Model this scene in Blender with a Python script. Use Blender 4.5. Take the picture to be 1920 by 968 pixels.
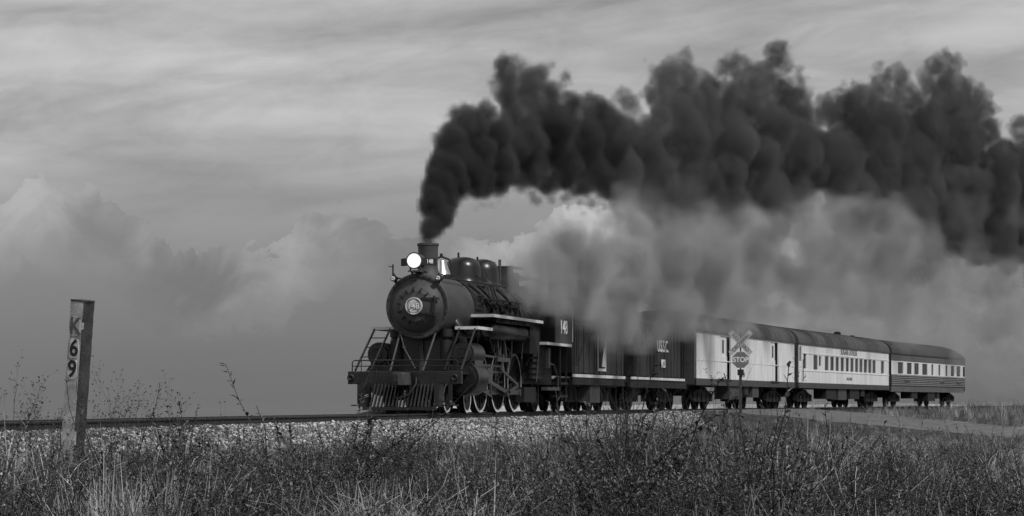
import bpy, bmesh, math, random
import numpy as np
from mathutils import Vector, Matrix

for o in list(bpy.data.objects):
    bpy.data.objects.remove(o, do_unlink=True)
scene = bpy.context.scene
COL = scene.collection
R = math.radians

# ------------------------------------------------------------------ camera, sky, sun, exposure
CAM_Z = 1.32            # eye height, railhead is at z = 1.0
cam_data = bpy.data.cameras.new("camera")
cam = bpy.data.objects.new("camera", cam_data)
COL.objects.link(cam)
cam.location = (0, 0, CAM_Z)
cam.rotation_euler = (R(90), 0, 0)
cam_data.sensor_width = 36.0
cam_data.lens = 4680 / 1920 * 36
cam_data.shift_y = (753 - 484) / 1920
cam_data.clip_start = 0.5
cam_data.clip_end = 30000
scene.camera = cam

SUN_EL, SUN_AZ = 48.0, 132.0     # azimuth clockwise from the view direction (+Y): behind the camera, to the right
world = bpy.data.worlds.new("World")
scene.world = world
world.use_nodes = True


def build_sky():
    nt = world.node_tree
    nt.nodes.clear()
    N = nt.nodes.new

    def link(a, b):
        nt.links.new(a, b)

    def math_n(op, a, b=None, clamp=False):
        n = N("ShaderNodeMath"); n.operation = op; n.use_clamp = clamp
        for i, v in enumerate((a, b)):
            if v is None: continue
            if isinstance(v, (int, float)): n.inputs[i].default_value = v
            else: link(v, n.inputs[i])
        return n.outputs[0]

    def ramp(v, stops, interp='LINEAR'):
        n = N("ShaderNodeValToRGB"); n.color_ramp.interpolation = interp
        el = n.color_ramp.elements
        while len(el) < len(stops): el.new(0.5)
        for e, (p, c) in zip(el, stops):
            e.position = p; e.color = (c, c, c, 1)
        link(v, n.inputs[0])
        b = N("ShaderNodeRGBToBW"); link(n.outputs[0], b.inputs[0])
        return b.outputs[0]

    def vec(x, y, z=0.0):
        n = N("ShaderNodeCombineXYZ")
        for i, v in enumerate((x, y, z)):
            if isinstance(v, (int, float)): n.inputs[i].default_value = v
            else: link(v, n.inputs[i])
        return n.outputs[0]

    def noise(v, scale, detail=4, rough=.5, dist=0.0):
        n = N("ShaderNodeTexNoise"); n.inputs["Scale"].default_value = scale
        n.inputs["Detail"].default_value = detail; n.inputs["Roughness"].default_value = rough
        n.inputs["Distortion"].default_value = dist
        link(v, n.inputs["Vector"])
        return n.outputs[0]

    def mix(f, a, b):
        n = N("ShaderNodeMix"); n.data_type = 'FLOAT'
        for i, v in zip((0, 2, 3), (f, a, b)):
            if isinstance(v, (int, float)): n.inputs[i].default_value = v
            else: link(v, n.inputs[i])
        return n.outputs[0]

    tc = N("ShaderNodeTexCoord")
    sep = N("ShaderNodeSeparateXYZ"); link(tc.outputs["Generated"], sep.inputs[0])
    X, Y, Z = sep.outputs
    az = math_n('ARCTAN2', X, Y)
    el = math_n('ARCSINE', Z)
    sky = N("ShaderNodeTexSky"); sky.sky_type = 'NISHITA'; sky.sun_disc = False
    sky.sun_elevation = R(SUN_EL); sky.sun_rotation = R(SUN_AZ)
    sky.air_density = 1.0; sky.dust_density = 2.0
    bw = N("ShaderNodeRGBToBW"); link(sky.outputs[0], bw.inputs[0])
    clear = math_n('MULTIPLY', bw.outputs[0], 0.35)
    # overcast deck: dim and even above the horizon, brighter altostratus above it
    deck = ramp(math_n('MULTIPLY', el, 2.0, True),
                [(0.0, .158), (.04, .168), (.09, .20), (.13, .25), (.18, .335), (.23, .43), (.28, .41), (.34, .37), (1.0, .42)])
    # broad streaks of the high cloud, drawn out sideways
    wv = vec(math_n('ADD', math_n('MULTIPLY', az, 4.2), math_n('MULTIPLY', el, 2.2)), math_n('ADD', math_n('MULTIPLY', el, 26.0), math_n('MULTIPLY', az, -3.6)))
    st = noise(wv, 1.0, 4, .5, .7)
    wv2 = vec(math_n('MULTIPLY', az, 5.0), math_n('ADD', math_n('MULTIPLY', el, 34.0), math_n('MULTIPLY', az, -.8)), 5.3)
    st2 = noise(wv2, 1.5, 4, .5, .8)
    wv3 = vec(math_n('ADD', math_n('MULTIPLY', az, 13.0), math_n('MULTIPLY', el, 12.0)), math_n('ADD', math_n('MULTIPLY', el, 38.0), math_n('MULTIPLY', az, -9.0)), 8.1)
    st3 = noise(wv3, 1.7, 7, .6, .8)
    high = ramp(el, [(0.045, 0.0), (.12, 1.0)], 'EASE')
    s1 = math_n('SUBTRACT', st, .5)
    s2 = math_n('SUBTRACT', st2, .5)
    amp = mix(high, .12, .95)
    fac = math_n('ADD', 1.0, math_n('MULTIPLY', amp, math_n('ADD', math_n('ADD', math_n('MULTIPLY', s1, 1.75), math_n('MULTIPLY', math_n('SUBTRACT', st3, .5), .62)), math_n('MULTIPLY', s2, .7))))
    deck = math_n('MULTIPLY', deck, fac)
    # a little brighter towards the left
    deck = math_n('MULTIPLY', deck, math_n('ADD', 1.0, math_n('MULTIPLY', math_n('SINE', az), -.22)))
    # distant cumulus banks standing on the horizon
    u = math_n('ADD', math_n('MULTIPLY', az, 1.0 / .8), .5, True)      # -0.4..0.4 rad
    fc = N("ShaderNodeFloatCurve"); link(u, fc.inputs["Value"])
    cur = fc.mapping.curves[0]
    pts = []
    for px, py in [(-600, 600), (-300, 470), (-60, 420), (10, 380), (70, 352), (150, 365), (190, 372), (240, 400), (300, 450), (380, 476), (430, 474), (480, 460),
                   (515, 466), (545, 438), (575, 408), (605, 388), (640, 380), (700, 405), (760, 430), (830, 455), (900, 440), (980, 445), (1050, 395), (1120, 385),
                   (1200, 420), (1400, 440), (1700, 520), (1900, 560), (2200, 470), (2500, 420)]:
        a = math.atan((px - 960) / 4680); e = math.atan((753 - py) / 4680)
        pts.append((a / .8 + .5, e * 5))
    cur.points[0].location = (0, .12); cur.points[-1].location = (1, .2)
    for p in pts: cur.points.new(*p)
    fc.mapping.update()
    h = math_n('MULTIPLY', fc.outputs[0], .2)
    cv = vec(math_n('MULTIPLY', az, 1.0), math_n('MULTIPLY', el, 1.0), 1.7)
    n1 = noise(cv, 46, 9, .66, .5)
    n2 = noise(cv, 14, 3, .5, .2)
    edge = math_n('ADD', math_n('ADD', h, math_n('MULTIPLY', math_n('SUBTRACT', n1, .5), .034)), math_n('MULTIPLY', math_n('SUBTRACT', n2, .5), .012))
    d = math_n('SUBTRACT', edge, el)
    cmask = ramp(math_n('MULTIPLY', d, 100.0), [(0.0, 0.0), (.06, .75), (.4, 1.0)])
    fade = ramp(math_n('MULTIPLY', d, 27.0), [(0.0, 1.0), (.35, .9), (.8, .3), (1.0, 0.0)], 'EASE')
    n3 = noise(cv, 30, 6, .6, .8)
    lit = ramp(math_n('ADD', math_n('MULTIPLY', n2, .6), math_n('MULTIPLY', n3, .4)), [(.40, 0.0), (.60, 1.0)], 'EASE')
    gain = math_n('ADD', .90, math_n('MULTIPLY', lit, .78))
    ccol = math_n('MULTIPLY', gain, math_n('ADD', .205, math_n('MULTIPLY', math_n('SUBTRACT', deck, .25), .35)))
    # some banks catch more light than others
    gc = N("ShaderNodeFloatCurve"); link(u, gc.inputs["Value"]); c2 = gc.mapping.curves[0]
    c2.points[0].location = (0, .5); c2.points[-1].location = (1, .5)
    for px, g_ in [(-300, .5), (60, .55), (160, .53), (260, .46), (450, .46), (600, .54), (700, .5), (850, .58), (1000, .75), (1120, .92), (1200, .8), (1350, .6), (1480, .85), (1600, .6), (1880, .7), (2200, .5)]:
        c2.points.new(math.atan((px - 960) / 4680) / .8 + .5, g_)
    gc.mapping.update()
    ccol = math_n('MULTIPLY', ccol, math_n('MULTIPLY', gc.outputs[0], 2.0))
    cloud = mix(math_n('MULTIPLY', math_n('MULTIPLY', cmask, fade), .92), deck, ccol)
    # clear sky keeps a share; everything in Nishita units, the Background strength is 0.1
    tot = math_n('ADD', math_n('MULTIPLY', cloud, 9.7), math_n('MULTIPLY', clear, .25))
    col = vec(tot, tot, tot)
    bg = N("ShaderNodeBackground"); bg.inputs["Strength"].default_value = 0.1
    link(col, bg.inputs["Color"])
    out = N("ShaderNodeOutputWorld"); link(bg.outputs[0], out.inputs[0])


build_sky()
world.cycles.sampling_method = 'MANUAL'
world.cycles.sample_map_resolution = 512

sun_data = bpy.data.lights.new("sun", 'SUN')
sun = bpy.data.objects.new("sun", sun_data)
COL.objects.link(sun)
sun_data.energy = 2.6
sun_data.angle = R(10)
sun_data.color = (1, 1, 1)
sd = Vector((math.sin(R(SUN_AZ)) * math.cos(R(SUN_EL)), math.cos(R(SUN_AZ)) * math.cos(R(SUN_EL)), math.sin(R(SUN_EL))))
sun.rotation_euler = (-sd).to_track_quat('-Z', 'Y').to_euler()

vs = scene.view_settings
vs.view_transform = 'Standard'
vs.look = 'None'
vs.exposure = 0.0
vs.gamma = 1.0
vs.use_curve_mapping = False
cy = scene.cycles
cy.max_bounces = 6
cy.diffuse_bounces = 3
cy.glossy_bounces = 3
cy.transmission_bounces = 6
cy.transparent_max_bounces = 12
cy.volume_bounces = 1
cy.volume_step_rate = 2.0
cy.volume_max_steps = 256
cy.use_denoising = True
cy.use_adaptive_sampling = True
cy.adaptive_threshold = 0.02
cy.adaptive_min_samples = 24
cy.sample_clamp_indirect = 4.0

# ------------------------------------------------------------------ track geometry: an arc turning right as it recedes
TX0, TY0, TT0, TK = -2.85, 66.0, R(13.0), R(0.080)
TR = 1 / TK
TCX, TCY = TX0 + TR * math.cos(TT0), TY0 - TR * math.sin(TT0)
RAIL_Z = 1.0


def path(s):
    t = TT0 + TK * s
    return TCX - TR * math.cos(t), TCY + TR * math.sin(t), t


def wpt(s, l, z):
    """world point at distance s along the track, l metres to its camera side, z above the world's zero"""
    x, y, t = path(s)
    return Vector((x + l * math.cos(t), y - l * math.sin(t), z))


def to_sl(x, y):
    dx, dy = x - TCX, y - TCY
    r = np.hypot(dx, dy)
    t = np.arctan2(dy, -dx)
    return (t - TT0) / TK, TR - r


def at(px, py, Y):
    return Vector(((px - 960) / 4680 * Y, Y, CAM_Z + (753 - py) / 4680 * Y))


def s_at(px, l):
    a, b = -60.0, 400.0
    for _ in range(50):
        m = (a + b) / 2
        p = wpt(m, l, 0)
        if 960 + 4680 * p.x / p.y < px: a = m
        else: b = m
    return a


rng = np.random.default_rng(7)
random.seed(11)

# ------------------------------------------------------------------ helpers
def tag(o, label=None, cat=None, group=None, kind=None):
    if label: o["label"] = label
    if cat: o["category"] = cat
    if group: o["group"] = group
    if kind: o["kind"] = kind
    return o


def empty(name, loc=(0, 0, 0), rz=0.0):
    o = bpy.data.objects.new(name, None)
    COL.objects.link(o)
    o.location = loc; o.rotation_euler = (0, 0, rz)
    o.empty_display_size = .2
    return o


def link_mesh(name, me, mat=None, parent=None):
    o = bpy.data.objects.new(name, me)
    COL.objects.link(o)
    if mat is not None and not me.materials: me.materials.append(mat)
    if parent is not None: o.parent = parent
    return o


def mat(name, base, rough=.6, metal=0.0, var=0.0, scale=3.0, bump=0.0, bscale=40.0, spec=.5, streak=None, emit=None, coat=0.0):
    """grey procedural material with noise wear"""
    m = bpy.data.materials.new(name); m.use_nodes = True
    nt = m.node_tree; b = nt.nodes["Principled BSDF"]
    b.inputs["Base Color"].default_value = (base, base, base, 1)
    b.inputs["Roughness"].default_value = rough
    b.inputs["Metallic"].default_value = metal
    b.inputs["Specular IOR Level"].default_value = spec
    if coat: b.inputs["Coat Weight"].default_value = coat
    tc = nt.nodes.new("ShaderNodeTexCoord")
    if var:
        mp = nt.nodes.new("ShaderNodeMapping")
        nt.links.new(tc.outputs["Object"], mp.inputs[0])
        if streak: mp.inputs["Scale"].default_value = streak
        n = nt.nodes.new("ShaderNodeTexNoise"); n.inputs["Scale"].default_value = scale; n.inputs["Detail"].default_value = 7; n.inputs["Roughness"].default_value = .62
        nt.links.new(mp.outputs[0], n.inputs["Vector"])
        r = nt.nodes.new("ShaderNodeValToRGB")
        lo, hi = base * (1 - var), min(1, base * (1 + var))
        r.color_ramp.elements[0].position = .32; r.color_ramp.elements[0].color = (lo, lo, lo, 1)
        r.color_ramp.elements[1].position = .68; r.color_ramp.elements[1].color = (hi, hi, hi, 1)
        nt.links.new(n.outputs[0], r.inputs[0]); nt.links.new(r.outputs[0], b.inputs["Base Color"])
        rr = nt.nodes.new("ShaderNodeMapRange"); rr.inputs["To Min"].default_value = max(.05, rough - .12); rr.inputs["To Max"].default_value = min(1, rough + .12)
        nt.links.new(n.outputs[0], rr.inputs[0]); nt.links.new(rr.outputs[0], b.inputs["Roughness"])
    if bump:
        n2 = nt.nodes.new("ShaderNodeTexNoise"); n2.inputs["Scale"].default_value = bscale; n2.inputs["Detail"].default_value = 5
        nt.links.new(tc.outputs["Object"], n2.inputs["Vector"])
        bp = nt.nodes.new("ShaderNodeBump"); bp.inputs["Strength"].default_value = bump; bp.inputs["Distance"].default_value = .02
        nt.links.new(n2.outputs[0], bp.inputs["Height"]); nt.links.new(bp.outputs[0], b.inputs["Normal"])
    if emit:
        b.inputs["Emission Color"].default_value = (1, 1, 1, 1); b.inputs["Emission Strength"].default_value = emit
    return m


class MB:
    """collects shapes into one mesh"""
    def __init__(self): self.bm = bmesh.new()

    def box(self, x0, x1, y0, y1, z0, z1, M=None):
        vs_ = [self.bm.verts.new(p) for p in ((x0, y0, z0), (x1, y0, z0), (x1, y1, z0), (x0, y1, z0), (x0, y0, z1), (x1, y0, z1), (x1, y1, z1), (x0, y1, z1))]
        for f in ((0, 3, 2, 1), (4, 5, 6, 7), (0, 1, 5, 4), (1, 2, 6, 5), (2, 3, 7, 6), (3, 0, 4, 7)):
            self.bm.faces.new([vs_[i] for i in f])
        if M is not None:
            for v in vs_: v.co = M @ v.co
        return self

    def hull8(self, pts):
        v = [self.bm.verts.new(p) for p in pts]
        for f in ((0, 3, 2, 1), (4, 5, 6, 7), (0, 1, 5, 4), (1, 2, 6, 5), (2, 3, 7, 6), (3, 0, 4, 7)):
            self.bm.faces.new([v[i] for i in f])
        return self

    def bar(self, a, b, w, h=None, up=(0, 0, 1)):
        """rectangular bar from a to b"""
        a, b = Vector(a), Vector(b); h = h or w
        d = (b - a).normalized(); u = Vector(up)
        if abs(d.dot(u)) > .98: u = Vector((1, 0, 0))
        sx = d.cross(u).normalized(); sz = sx.cross(d)
        pts = []
        for p in (a, b):
            for i, j in ((-1, -1), (1, -1), (1, 1), (-1, 1)):
                pts.append(p + sx * (i * w / 2) + sz * (j * h / 2))
        return self.hull8(pts)

    def tube(self, pts, r, n=8, caps=True):
        """tube along pts; r a number or a list of radii"""
        pts = [Vector(p) for p in pts]
        rs = r if isinstance(r, (list, tuple)) else [r] * len(pts)
        rings = []
        ref = None
        for i, p in enumerate(pts):
            d = (pts[min(i + 1, len(pts) - 1)] - pts[max(i - 1, 0)]).normalized()
            if ref is None:
                ref = Vector((0, 0, 1)) if abs(d.z) < .9 else Vector((1, 0, 0))
            sx = d.cross(ref)
            if sx.length < 1e-4: sx = d.cross(Vector((0, 1, 0)))
            sx.normalize(); sz = sx.cross(d); ref = sz
            rings.append([self.bm.verts.new(p + (sx * math.cos(2 * math.pi * k / n) + sz * math.sin(2 * math.pi * k / n)) * rs[i]) for k in range(n)])
        for a, b in zip(rings, rings[1:]):
            for k in range(n):
                f = self.bm.faces.new((a[k], a[(k + 1) % n], b[(k + 1) % n], b[k])); f.smooth = True
        if caps:
            try:
                self.bm.faces.new(rings[0]); self.bm.faces.new(rings[-1][::-1])
            except ValueError: pass
        return self

    def lathe(self, prof, c=(0, 0, 0), axis='x', n=40, smooth=True, a0=0.0, a1=2 * math.pi):
        """revolve prof [(t along axis, radius)] round an axis through c"""
        c = Vector(c); full = abs(a1 - a0 - 2 * math.pi) < 1e-6
        m = n if full else n + 1
        rings = []
        for t, r_ in prof:
            ring = []
            for k in range(m):
                a = a0 + (a1 - a0) * k / n
                u, v = r_ * math.cos(a), r_ * math.sin(a)
                p = {'x': (t, u, v), 'y': (u, t, v), 'z': (u, v, t)}[axis]
                ring.append(self.bm.verts.new(c + Vector(p)))
            rings.append(ring)
        for a, b in zip(rings, rings[1:]):
            for k in range(n):
                k2 = (k + 1) % m if full else k + 1
                f = self.bm.faces.new((a[k], a[k2], b[k2], b[k])); f.smooth = smooth
        return self

    def prism(self, poly, lo, hi, plane='xz'):
        """extrude a polygon (2-D points) between lo and hi along the third axis"""
        def p3(p, t):
            return {'xz': (p[0], t, p[1]), 'yz': (t, p[0], p[1]), 'xy': (p[0], p[1], t)}[plane]
        a = [self.bm.verts.new(p3(p, lo)) for p in poly]; b = [self.bm.verts.new(p3(p, hi)) for p in poly]
        self.bm.faces.new(a); self.bm.faces.new(b[::-1])
        for k in range(len(poly)):
            k2 = (k + 1) % len(poly)
            self.bm.faces.new((a[k2], a[k], b[k], b[k2]))
        return self

    def build(self, name, material, parent=None, bevel=0.0, loc=None):
        bmesh.ops.remove_doubles(self.bm, verts=self.bm.verts, dist=1e-5)
        bmesh.ops.recalc_face_normals(self.bm, faces=self.bm.faces)
        me = bpy.data.meshes.new(name); self.bm.to_mesh(me); self.bm.free()
        me.set_sharp_from_angle(angle=R(34))
        o = link_mesh(name, me, material, parent)
        if loc is not None: o.location = loc
        if bevel:
            md = o.modifiers.new("bevel", 'BEVEL'); md.width = bevel; md.segments = 2; md.limit_method = 'ANGLE'; md.angle_limit = R(40)
        return o


def copy_tree(o, parent=None):
    c = o.copy(); COL.objects.link(c); c.parent = parent
    for ch in list(o.children): copy_tree(ch, c)
    return c


def text(name, body, size, material, parent, M, depth=.004, font_scale_x=1.0, bold=0.0):
    """lettering turned into a thin mesh; M places its plane"""
    cu = bpy.data.curves.new(name, 'FONT'); cu.body = body; cu.size = size; cu.extrude = depth
    cu.align_x = 'CENTER'; cu.align_y = 'CENTER'; cu.offset = bold
    tmp = bpy.data.objects.new(name, cu); COL.objects.link(tmp)
    dg = bpy.context.evaluated_depsgraph_get()
    me = bpy.data.meshes.new_from_object(tmp.evaluated_get(dg))
    bpy.data.objects.remove(tmp, do_unlink=True); bpy.data.curves.remove(cu)
    me.transform(M @ Matrix.Diagonal((font_scale_x, 1, 1, 1)))
    me.materials.clear()
    return link_mesh(name, me, material, parent)


def smooth_step(a, b, x):
    t = np.clip((x - a) / (b - a), 0, 1)
    return t * t * (3 - 2 * t)

# ------------------------------------------------------------------ terrain
S_ROAD0, S_ROAD1 = 33.0, 56.0        # the crossing, distances along the track


def lumps(x, y):
    return (.05 * np.sin(x * .7 + 1.3 * np.sin(y * .31)) + .04 * np.sin(y * .55 + 2.1 * np.sin(x * .23)) + .03 * np.sin(x * 1.9 + y * 1.4))


def ground_z(x, y):
    x = np.asarray(x, float); y = np.asarray(y, float)
    s, l = to_sl(x, y)
    xs = [-4000, -60, -9, -4.6, -2.1, -1.6, 1.55, 1.9, 2.6, 3.6, 5.0, 7.5, 11, 16, 40, 4000]
    zs = [-.9, -.8, -.45, .25, .80, .82, .82, .79, .52, .26, .12, .02, -.03, -.05, -.05, -.05]
    z = np.interp(l, xs, zs)
    soft = smooth_step(3.2, 6.0, np.abs(l))
    z = z + lumps(x, y) * soft * np.where(np.abs(x) + np.abs(y) > 600, 0, 1)
    # far verge to the right of the crossing stands a little higher
    z = z + .42 * smooth_step(60, 72, s) * smooth_step(3, 5, l) * (1 - smooth_step(14, 30, l))
    # road ramp up to the crossing
    ramp = np.interp(l, [-60, -9, -1.9, 1.9, 3.5, 14, 24, 400], [-.75, -.3, .965, .965, .90, -.02, -.12, -.12])
    w0 = S_ROAD0 - np.clip(l - 3, 0, 8) * .25; w1 = S_ROAD1 - np.clip(l - 2, 0, 9) * .15
    m = smooth_step(w0 - 5.0, w0, s) * (1 - smooth_step(w1, w1 + 5.0, s))
    m = m * (np.abs(l) > .95) * (l < 60) * (l > -40)
    return z * (1 - m) + ramp * m


def sheet(name, xs, ys, material, zf=None, zoff=0.0):
    gx, gy = np.meshgrid(xs, ys)
    gz = (zf or ground_z)(gx, gy) + zoff
    nv = gx.size; w = len(xs)
    co = np.stack([gx.ravel(), gy.ravel(), gz.ravel()], 1).astype(np.float32)
    i = np.arange((len(xs) - 1) * (len(ys) - 1)); r_ = i // (w - 1); c = i % (w - 1)
    a = r_ * w + c
    quads = np.stack([a, a + 1, a + w + 1, a + w], 1).astype(np.int32)
    me = bpy.data.meshes.new(name)
    me.vertices.add(nv); me.vertices.foreach_set("co", co.ravel())
    me.loops.add(quads.size); me.loops.foreach_set("vertex_index", quads.ravel())
    me.polygons.add(len(quads)); me.polygons.foreach_set("loop_start", np.arange(0, quads.size, 4, dtype=np.int32)); me.polygons.foreach_set("loop_total", np.full(len(quads), 4, np.int32))
    me.update(); me.validate()
    me.polygons.foreach_set("use_smooth", np.ones(len(quads), bool))
    return link_mesh(name, me, material), co, quads


M_soil = mat("soil", .035, .95, var=.5, scale=1.6, bump=.5, bscale=14)
M_field = mat("pale_field", .162, 1.0, var=.06, scale=.02, spec=.0)
M_stone = None
xs = np.concatenate([[-6000, -2500, -900, -350, -150, -80, -50, -34, -26], np.arange(-22, 46, .45), [50, 58, 72, 100, 160, 350, 900, 2500, 6000]])
ys = np.concatenate([[-6000, -1500, -300, -60, -10, 5, 12], np.arange(16, 140, .5), np.arange(140, 230, 1.2), [235, 245, 260, 290, 340, 420, 600, 1000, 2500, 8000]])
ground, gco, gq = sheet("ground", xs, ys, M_soil)
ground["kind"] = "structure"
ground.data.materials.append(M_field)
cs = gco[gq].mean(1)
_, fl = to_sl(cs[:, 0], cs[:, 1])
ground.data.polygons.foreach_set("material_index", ((fl < -5.5) | (np.abs(cs[:, 0]) > 120)).astype(np.int32))

# road over the crossing: a worn asphalt apron
M_asphalt = mat("worn_asphalt", .115, .92, var=.55, scale=1.6, bump=.35, bscale=60, streak=(1, 1, 1))


def strip(name, s0, s1, l0, l1, material, ns=40, nl=30, zoff=.012, far_edge=False):
    V, Fc = [], []
    for i in range(nl + 1):
        l = l0 + (l1 - l0) * i / nl
        a = s0 - np.clip(l - 3, 0, 8) * .25 + (.45 * math.sin(l * 2.3) + .3 * math.sin(l * 5.1) + .2 * math.sin(l * 11.3))
        if far_edge: a = s0 - np.clip(l - 2, 0, 9) * .15 + (.3 * math.sin(l * 1.7 + 1) + .15 * math.sin(l * 4.3)) - .15
        b = s1 - np.clip(l - 2, 0, 9) * .15 + (.3 * math.sin(l * 1.7 + 1) + .15 * math.sin(l * 4.3))
        for j in range(ns + 1):
            s = a + (b - a) * j / ns
            p = wpt(s, l, 0); p.z = float(ground_z(p.x, p.y)) + zoff
            V.append(p)
    for i in range(nl):
        for j in range(ns):
            q = i * (ns + 1) + j
            Fc.append((q, q + 1, q + ns + 2, q + ns + 1))
    me = bpy.data.meshes.new(name); me.from_pydata(V, [], Fc); me.update()
    me.polygons.foreach_set("use_smooth", np.ones(len(Fc), bool))
    return link_mesh(name, me, material)


road = strip("road", S_ROAD0, S_ROAD1, .86, 22, M_asphalt); road["kind"] = "structure"
# pale limerock shoulder on the far edge of the road
M_lime = mat("limerock", .42, .95, var=.35, scale=6, bump=.5, bscale=50)

shoulder = strip("road_shoulder", S_ROAD1, S_ROAD1 + 1.1, 2.0, 22, M_lime, 6, 60, .022, True); shoulder["kind"] = "structure"
# pale bank beyond the train, added to brighten the gaps between the wheels
bk = MB()
V = []
pr = [(-14, -.9), (-15.5, .55), (-17, 1.02), (-21, 1.05), (-30, -.9)]
rows = []
for k in range(61):
    s = s_at(870, -17) + (s_at(1790, -17) - s_at(870, -17)) * k / 60
    rows.append([bk.bm.verts.new(wpt(s, l + .6 * math.sin(s * .9), z + (.05 * math.sin(s * 1.7) if z > .5 else 0))) for l, z in pr])
for a, b in zip(rows, rows[1:]):
    for k in range(len(pr) - 1):
        bk.bm.faces.new((a[k], a[k + 1], b[k + 1], b[k]))
bank = bk.build("added_pale_bank", M_lime); tag(bank, kind="structure")

# ------------------------------------------------------------------ railway track
M_rail = mat("rail_steel", .022, .7, var=.4, scale=9)
M_railtop = mat("rail_head", .30, .35, metal=.7, var=.2, scale=4)
M_tie = mat("creosoted_timber", .045, .9, var=.5, scale=5, bump=.5, bscale=25, streak=(1, 8, 8))
track = empty("railway_track", wpt(0, 0, 0)); tag(track, kind="structure")


def rail(lat):
    prof = [(-.07, 0), (.07, 0), (.07, .012), (.012, .03), (.010, .125), (.035, .14), (.036, .168), (.028, .175), (-.028, .175), (-.036, .168), (-.035, .14), (-.010, .125), (-.012, .03), (-.07, .012)]
    b = bmesh.new(); rings = []
    S = [-45 + 1.0 * k for k in range(80)] + [35 + 2.5 * k for k in range(95)]
    for s in S:
        rings.append([b.verts.new(wpt(s, lat + u, RAIL_Z - .175 + w) - track.location) for u, w in prof])
    for a, c in zip(rings, rings[1:]):
        for k in range(len(prof)):
            k2 = (k + 1) % len(prof)
            f = b.faces.new((a[k], a[k2], c[k2], c[k]))
            if k in (7, 8): f.material_index = 1
    bmesh.ops.recalc_face_normals(b, faces=b.faces)
    me = bpy.data.meshes.new("rail"); b.to_mesh(me); b.free()
    o = link_mesh("rail", me, M_rail, track); me.materials.append(M_railtop)
    return o


rail(.7525); rail(-.7525)
tie0 = None
for k in range(100):
    s = -33 + k * .54 + .02 * math.sin(k * 3.7)
    if tie0 is None:
        tie0 = MB().box(-.115, .115, -1.28, 1.28, -.17, 0).build("sleeper", M_tie, track, bevel=.012); t = tie0
    else:
        t = tie0.copy(); COL.objects.link(t)
    x, y, th = path(s)
    t.location = Vector((x, y, RAIL_Z - .178)) - track.location
    t.rotation_euler = (0, 0, math.pi / 2 - th + .02 * math.sin(k * 5.1))

# ------------------------------------------------------------------ the train
M_blk = mat("engine_black", .019, .30, var=.35, scale=2.5, spec=.5)
M_dull = mat("frame_black", .012, .7, var=.5, scale=4)
M_sbox = mat("smokebox_graphite", .055, .62, var=.3, scale=2.2)
M_steel = mat("rod_steel", .12, .38, metal=.6, var=.25, scale=6)
M_white = mat("white_paint", .74, .5, var=.06, scale=3)
M_trim = mat("white_trim", .70, .5, var=.12, scale=8)
M_tyre = mat("tyre_white", .62, .5, var=.3, scale=6)
M_brass = mat("bell_metal", .75, .22, metal=.85, var=.1, scale=5)
M_lens = mat("headlight_lens", .9, .2, emit=14.0)
M_lamp = mat("lamp_glass", .55, .12)
M_plate = mat("number_plate_metal", .60, .4, var=.1, scale=20)
M_letter = mat("letter_white", .8, .5, var=.08, scale=12)
M_cabside = mat("cab_side_paint", .055, .4, var=.2, scale=3)
M_tend = mat("tender_paint", .026, .5, var=.4, scale=1.2, streak=(4, 1, .5))
M_glass = mat("window_glass", .012, .12, spec=.3)
M_coal = mat("coal", .02, .6, var=.4, scale=8)
M_carw = mat("carriage_white", .74, .45, var=.22, scale=1.3, streak=(4, 1, .3))
M_roof = mat("carriage_roof", .075, .7, var=.30, scale=1.2, streak=(5, 1, 1))
M_sill = mat("carriage_sill", .055, .6, var=.3, scale=2)
M_bandgrey = mat("carriage_band", .10, .5, var=.25, scale=1.5)
M_flute = mat("fluted_steel", .22, .42, metal=.3, var=.2, scale=1.5)
M_under = mat("underframe", .014, .8, var=.5, scale=3)
M_wood = mat("window_dark", .035, .5, var=.3, scale=3)


def vehicle(name, s0, s1, label, cat):
    a, b = wpt(s0, 0, RAIL_Z), wpt(s1, 0, RAIL_Z)
    d = b - a
    o = empty(name, a, math.atan2(d.y, d.x))
    return tag(o, label, cat)


SIDE = Matrix.Rotation(R(90), 4, 'X')                       # text plane facing -y (the camera side), reading along +x


def side_text(name, body, size, m, parent, x, y, z, sx=1.0, bold=0.0):
    return text(name, body, size, m, parent, Matrix.Translation((x, y, z)) @ SIDE, .006, sx, bold)


def front_text(name, body, size, m, parent, x, y, z, sx=1.0, bold=0.0):
    # plane facing -x (ahead); reading direction is -y
    Mx = Matrix(((0, 0, -1, x), (-1, 0, 0, y), (0, 1, 0, z), (0, 0, 0, 1)))
    return text(name, body, size, m, parent, Mx, .006, sx, bold)


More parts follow.
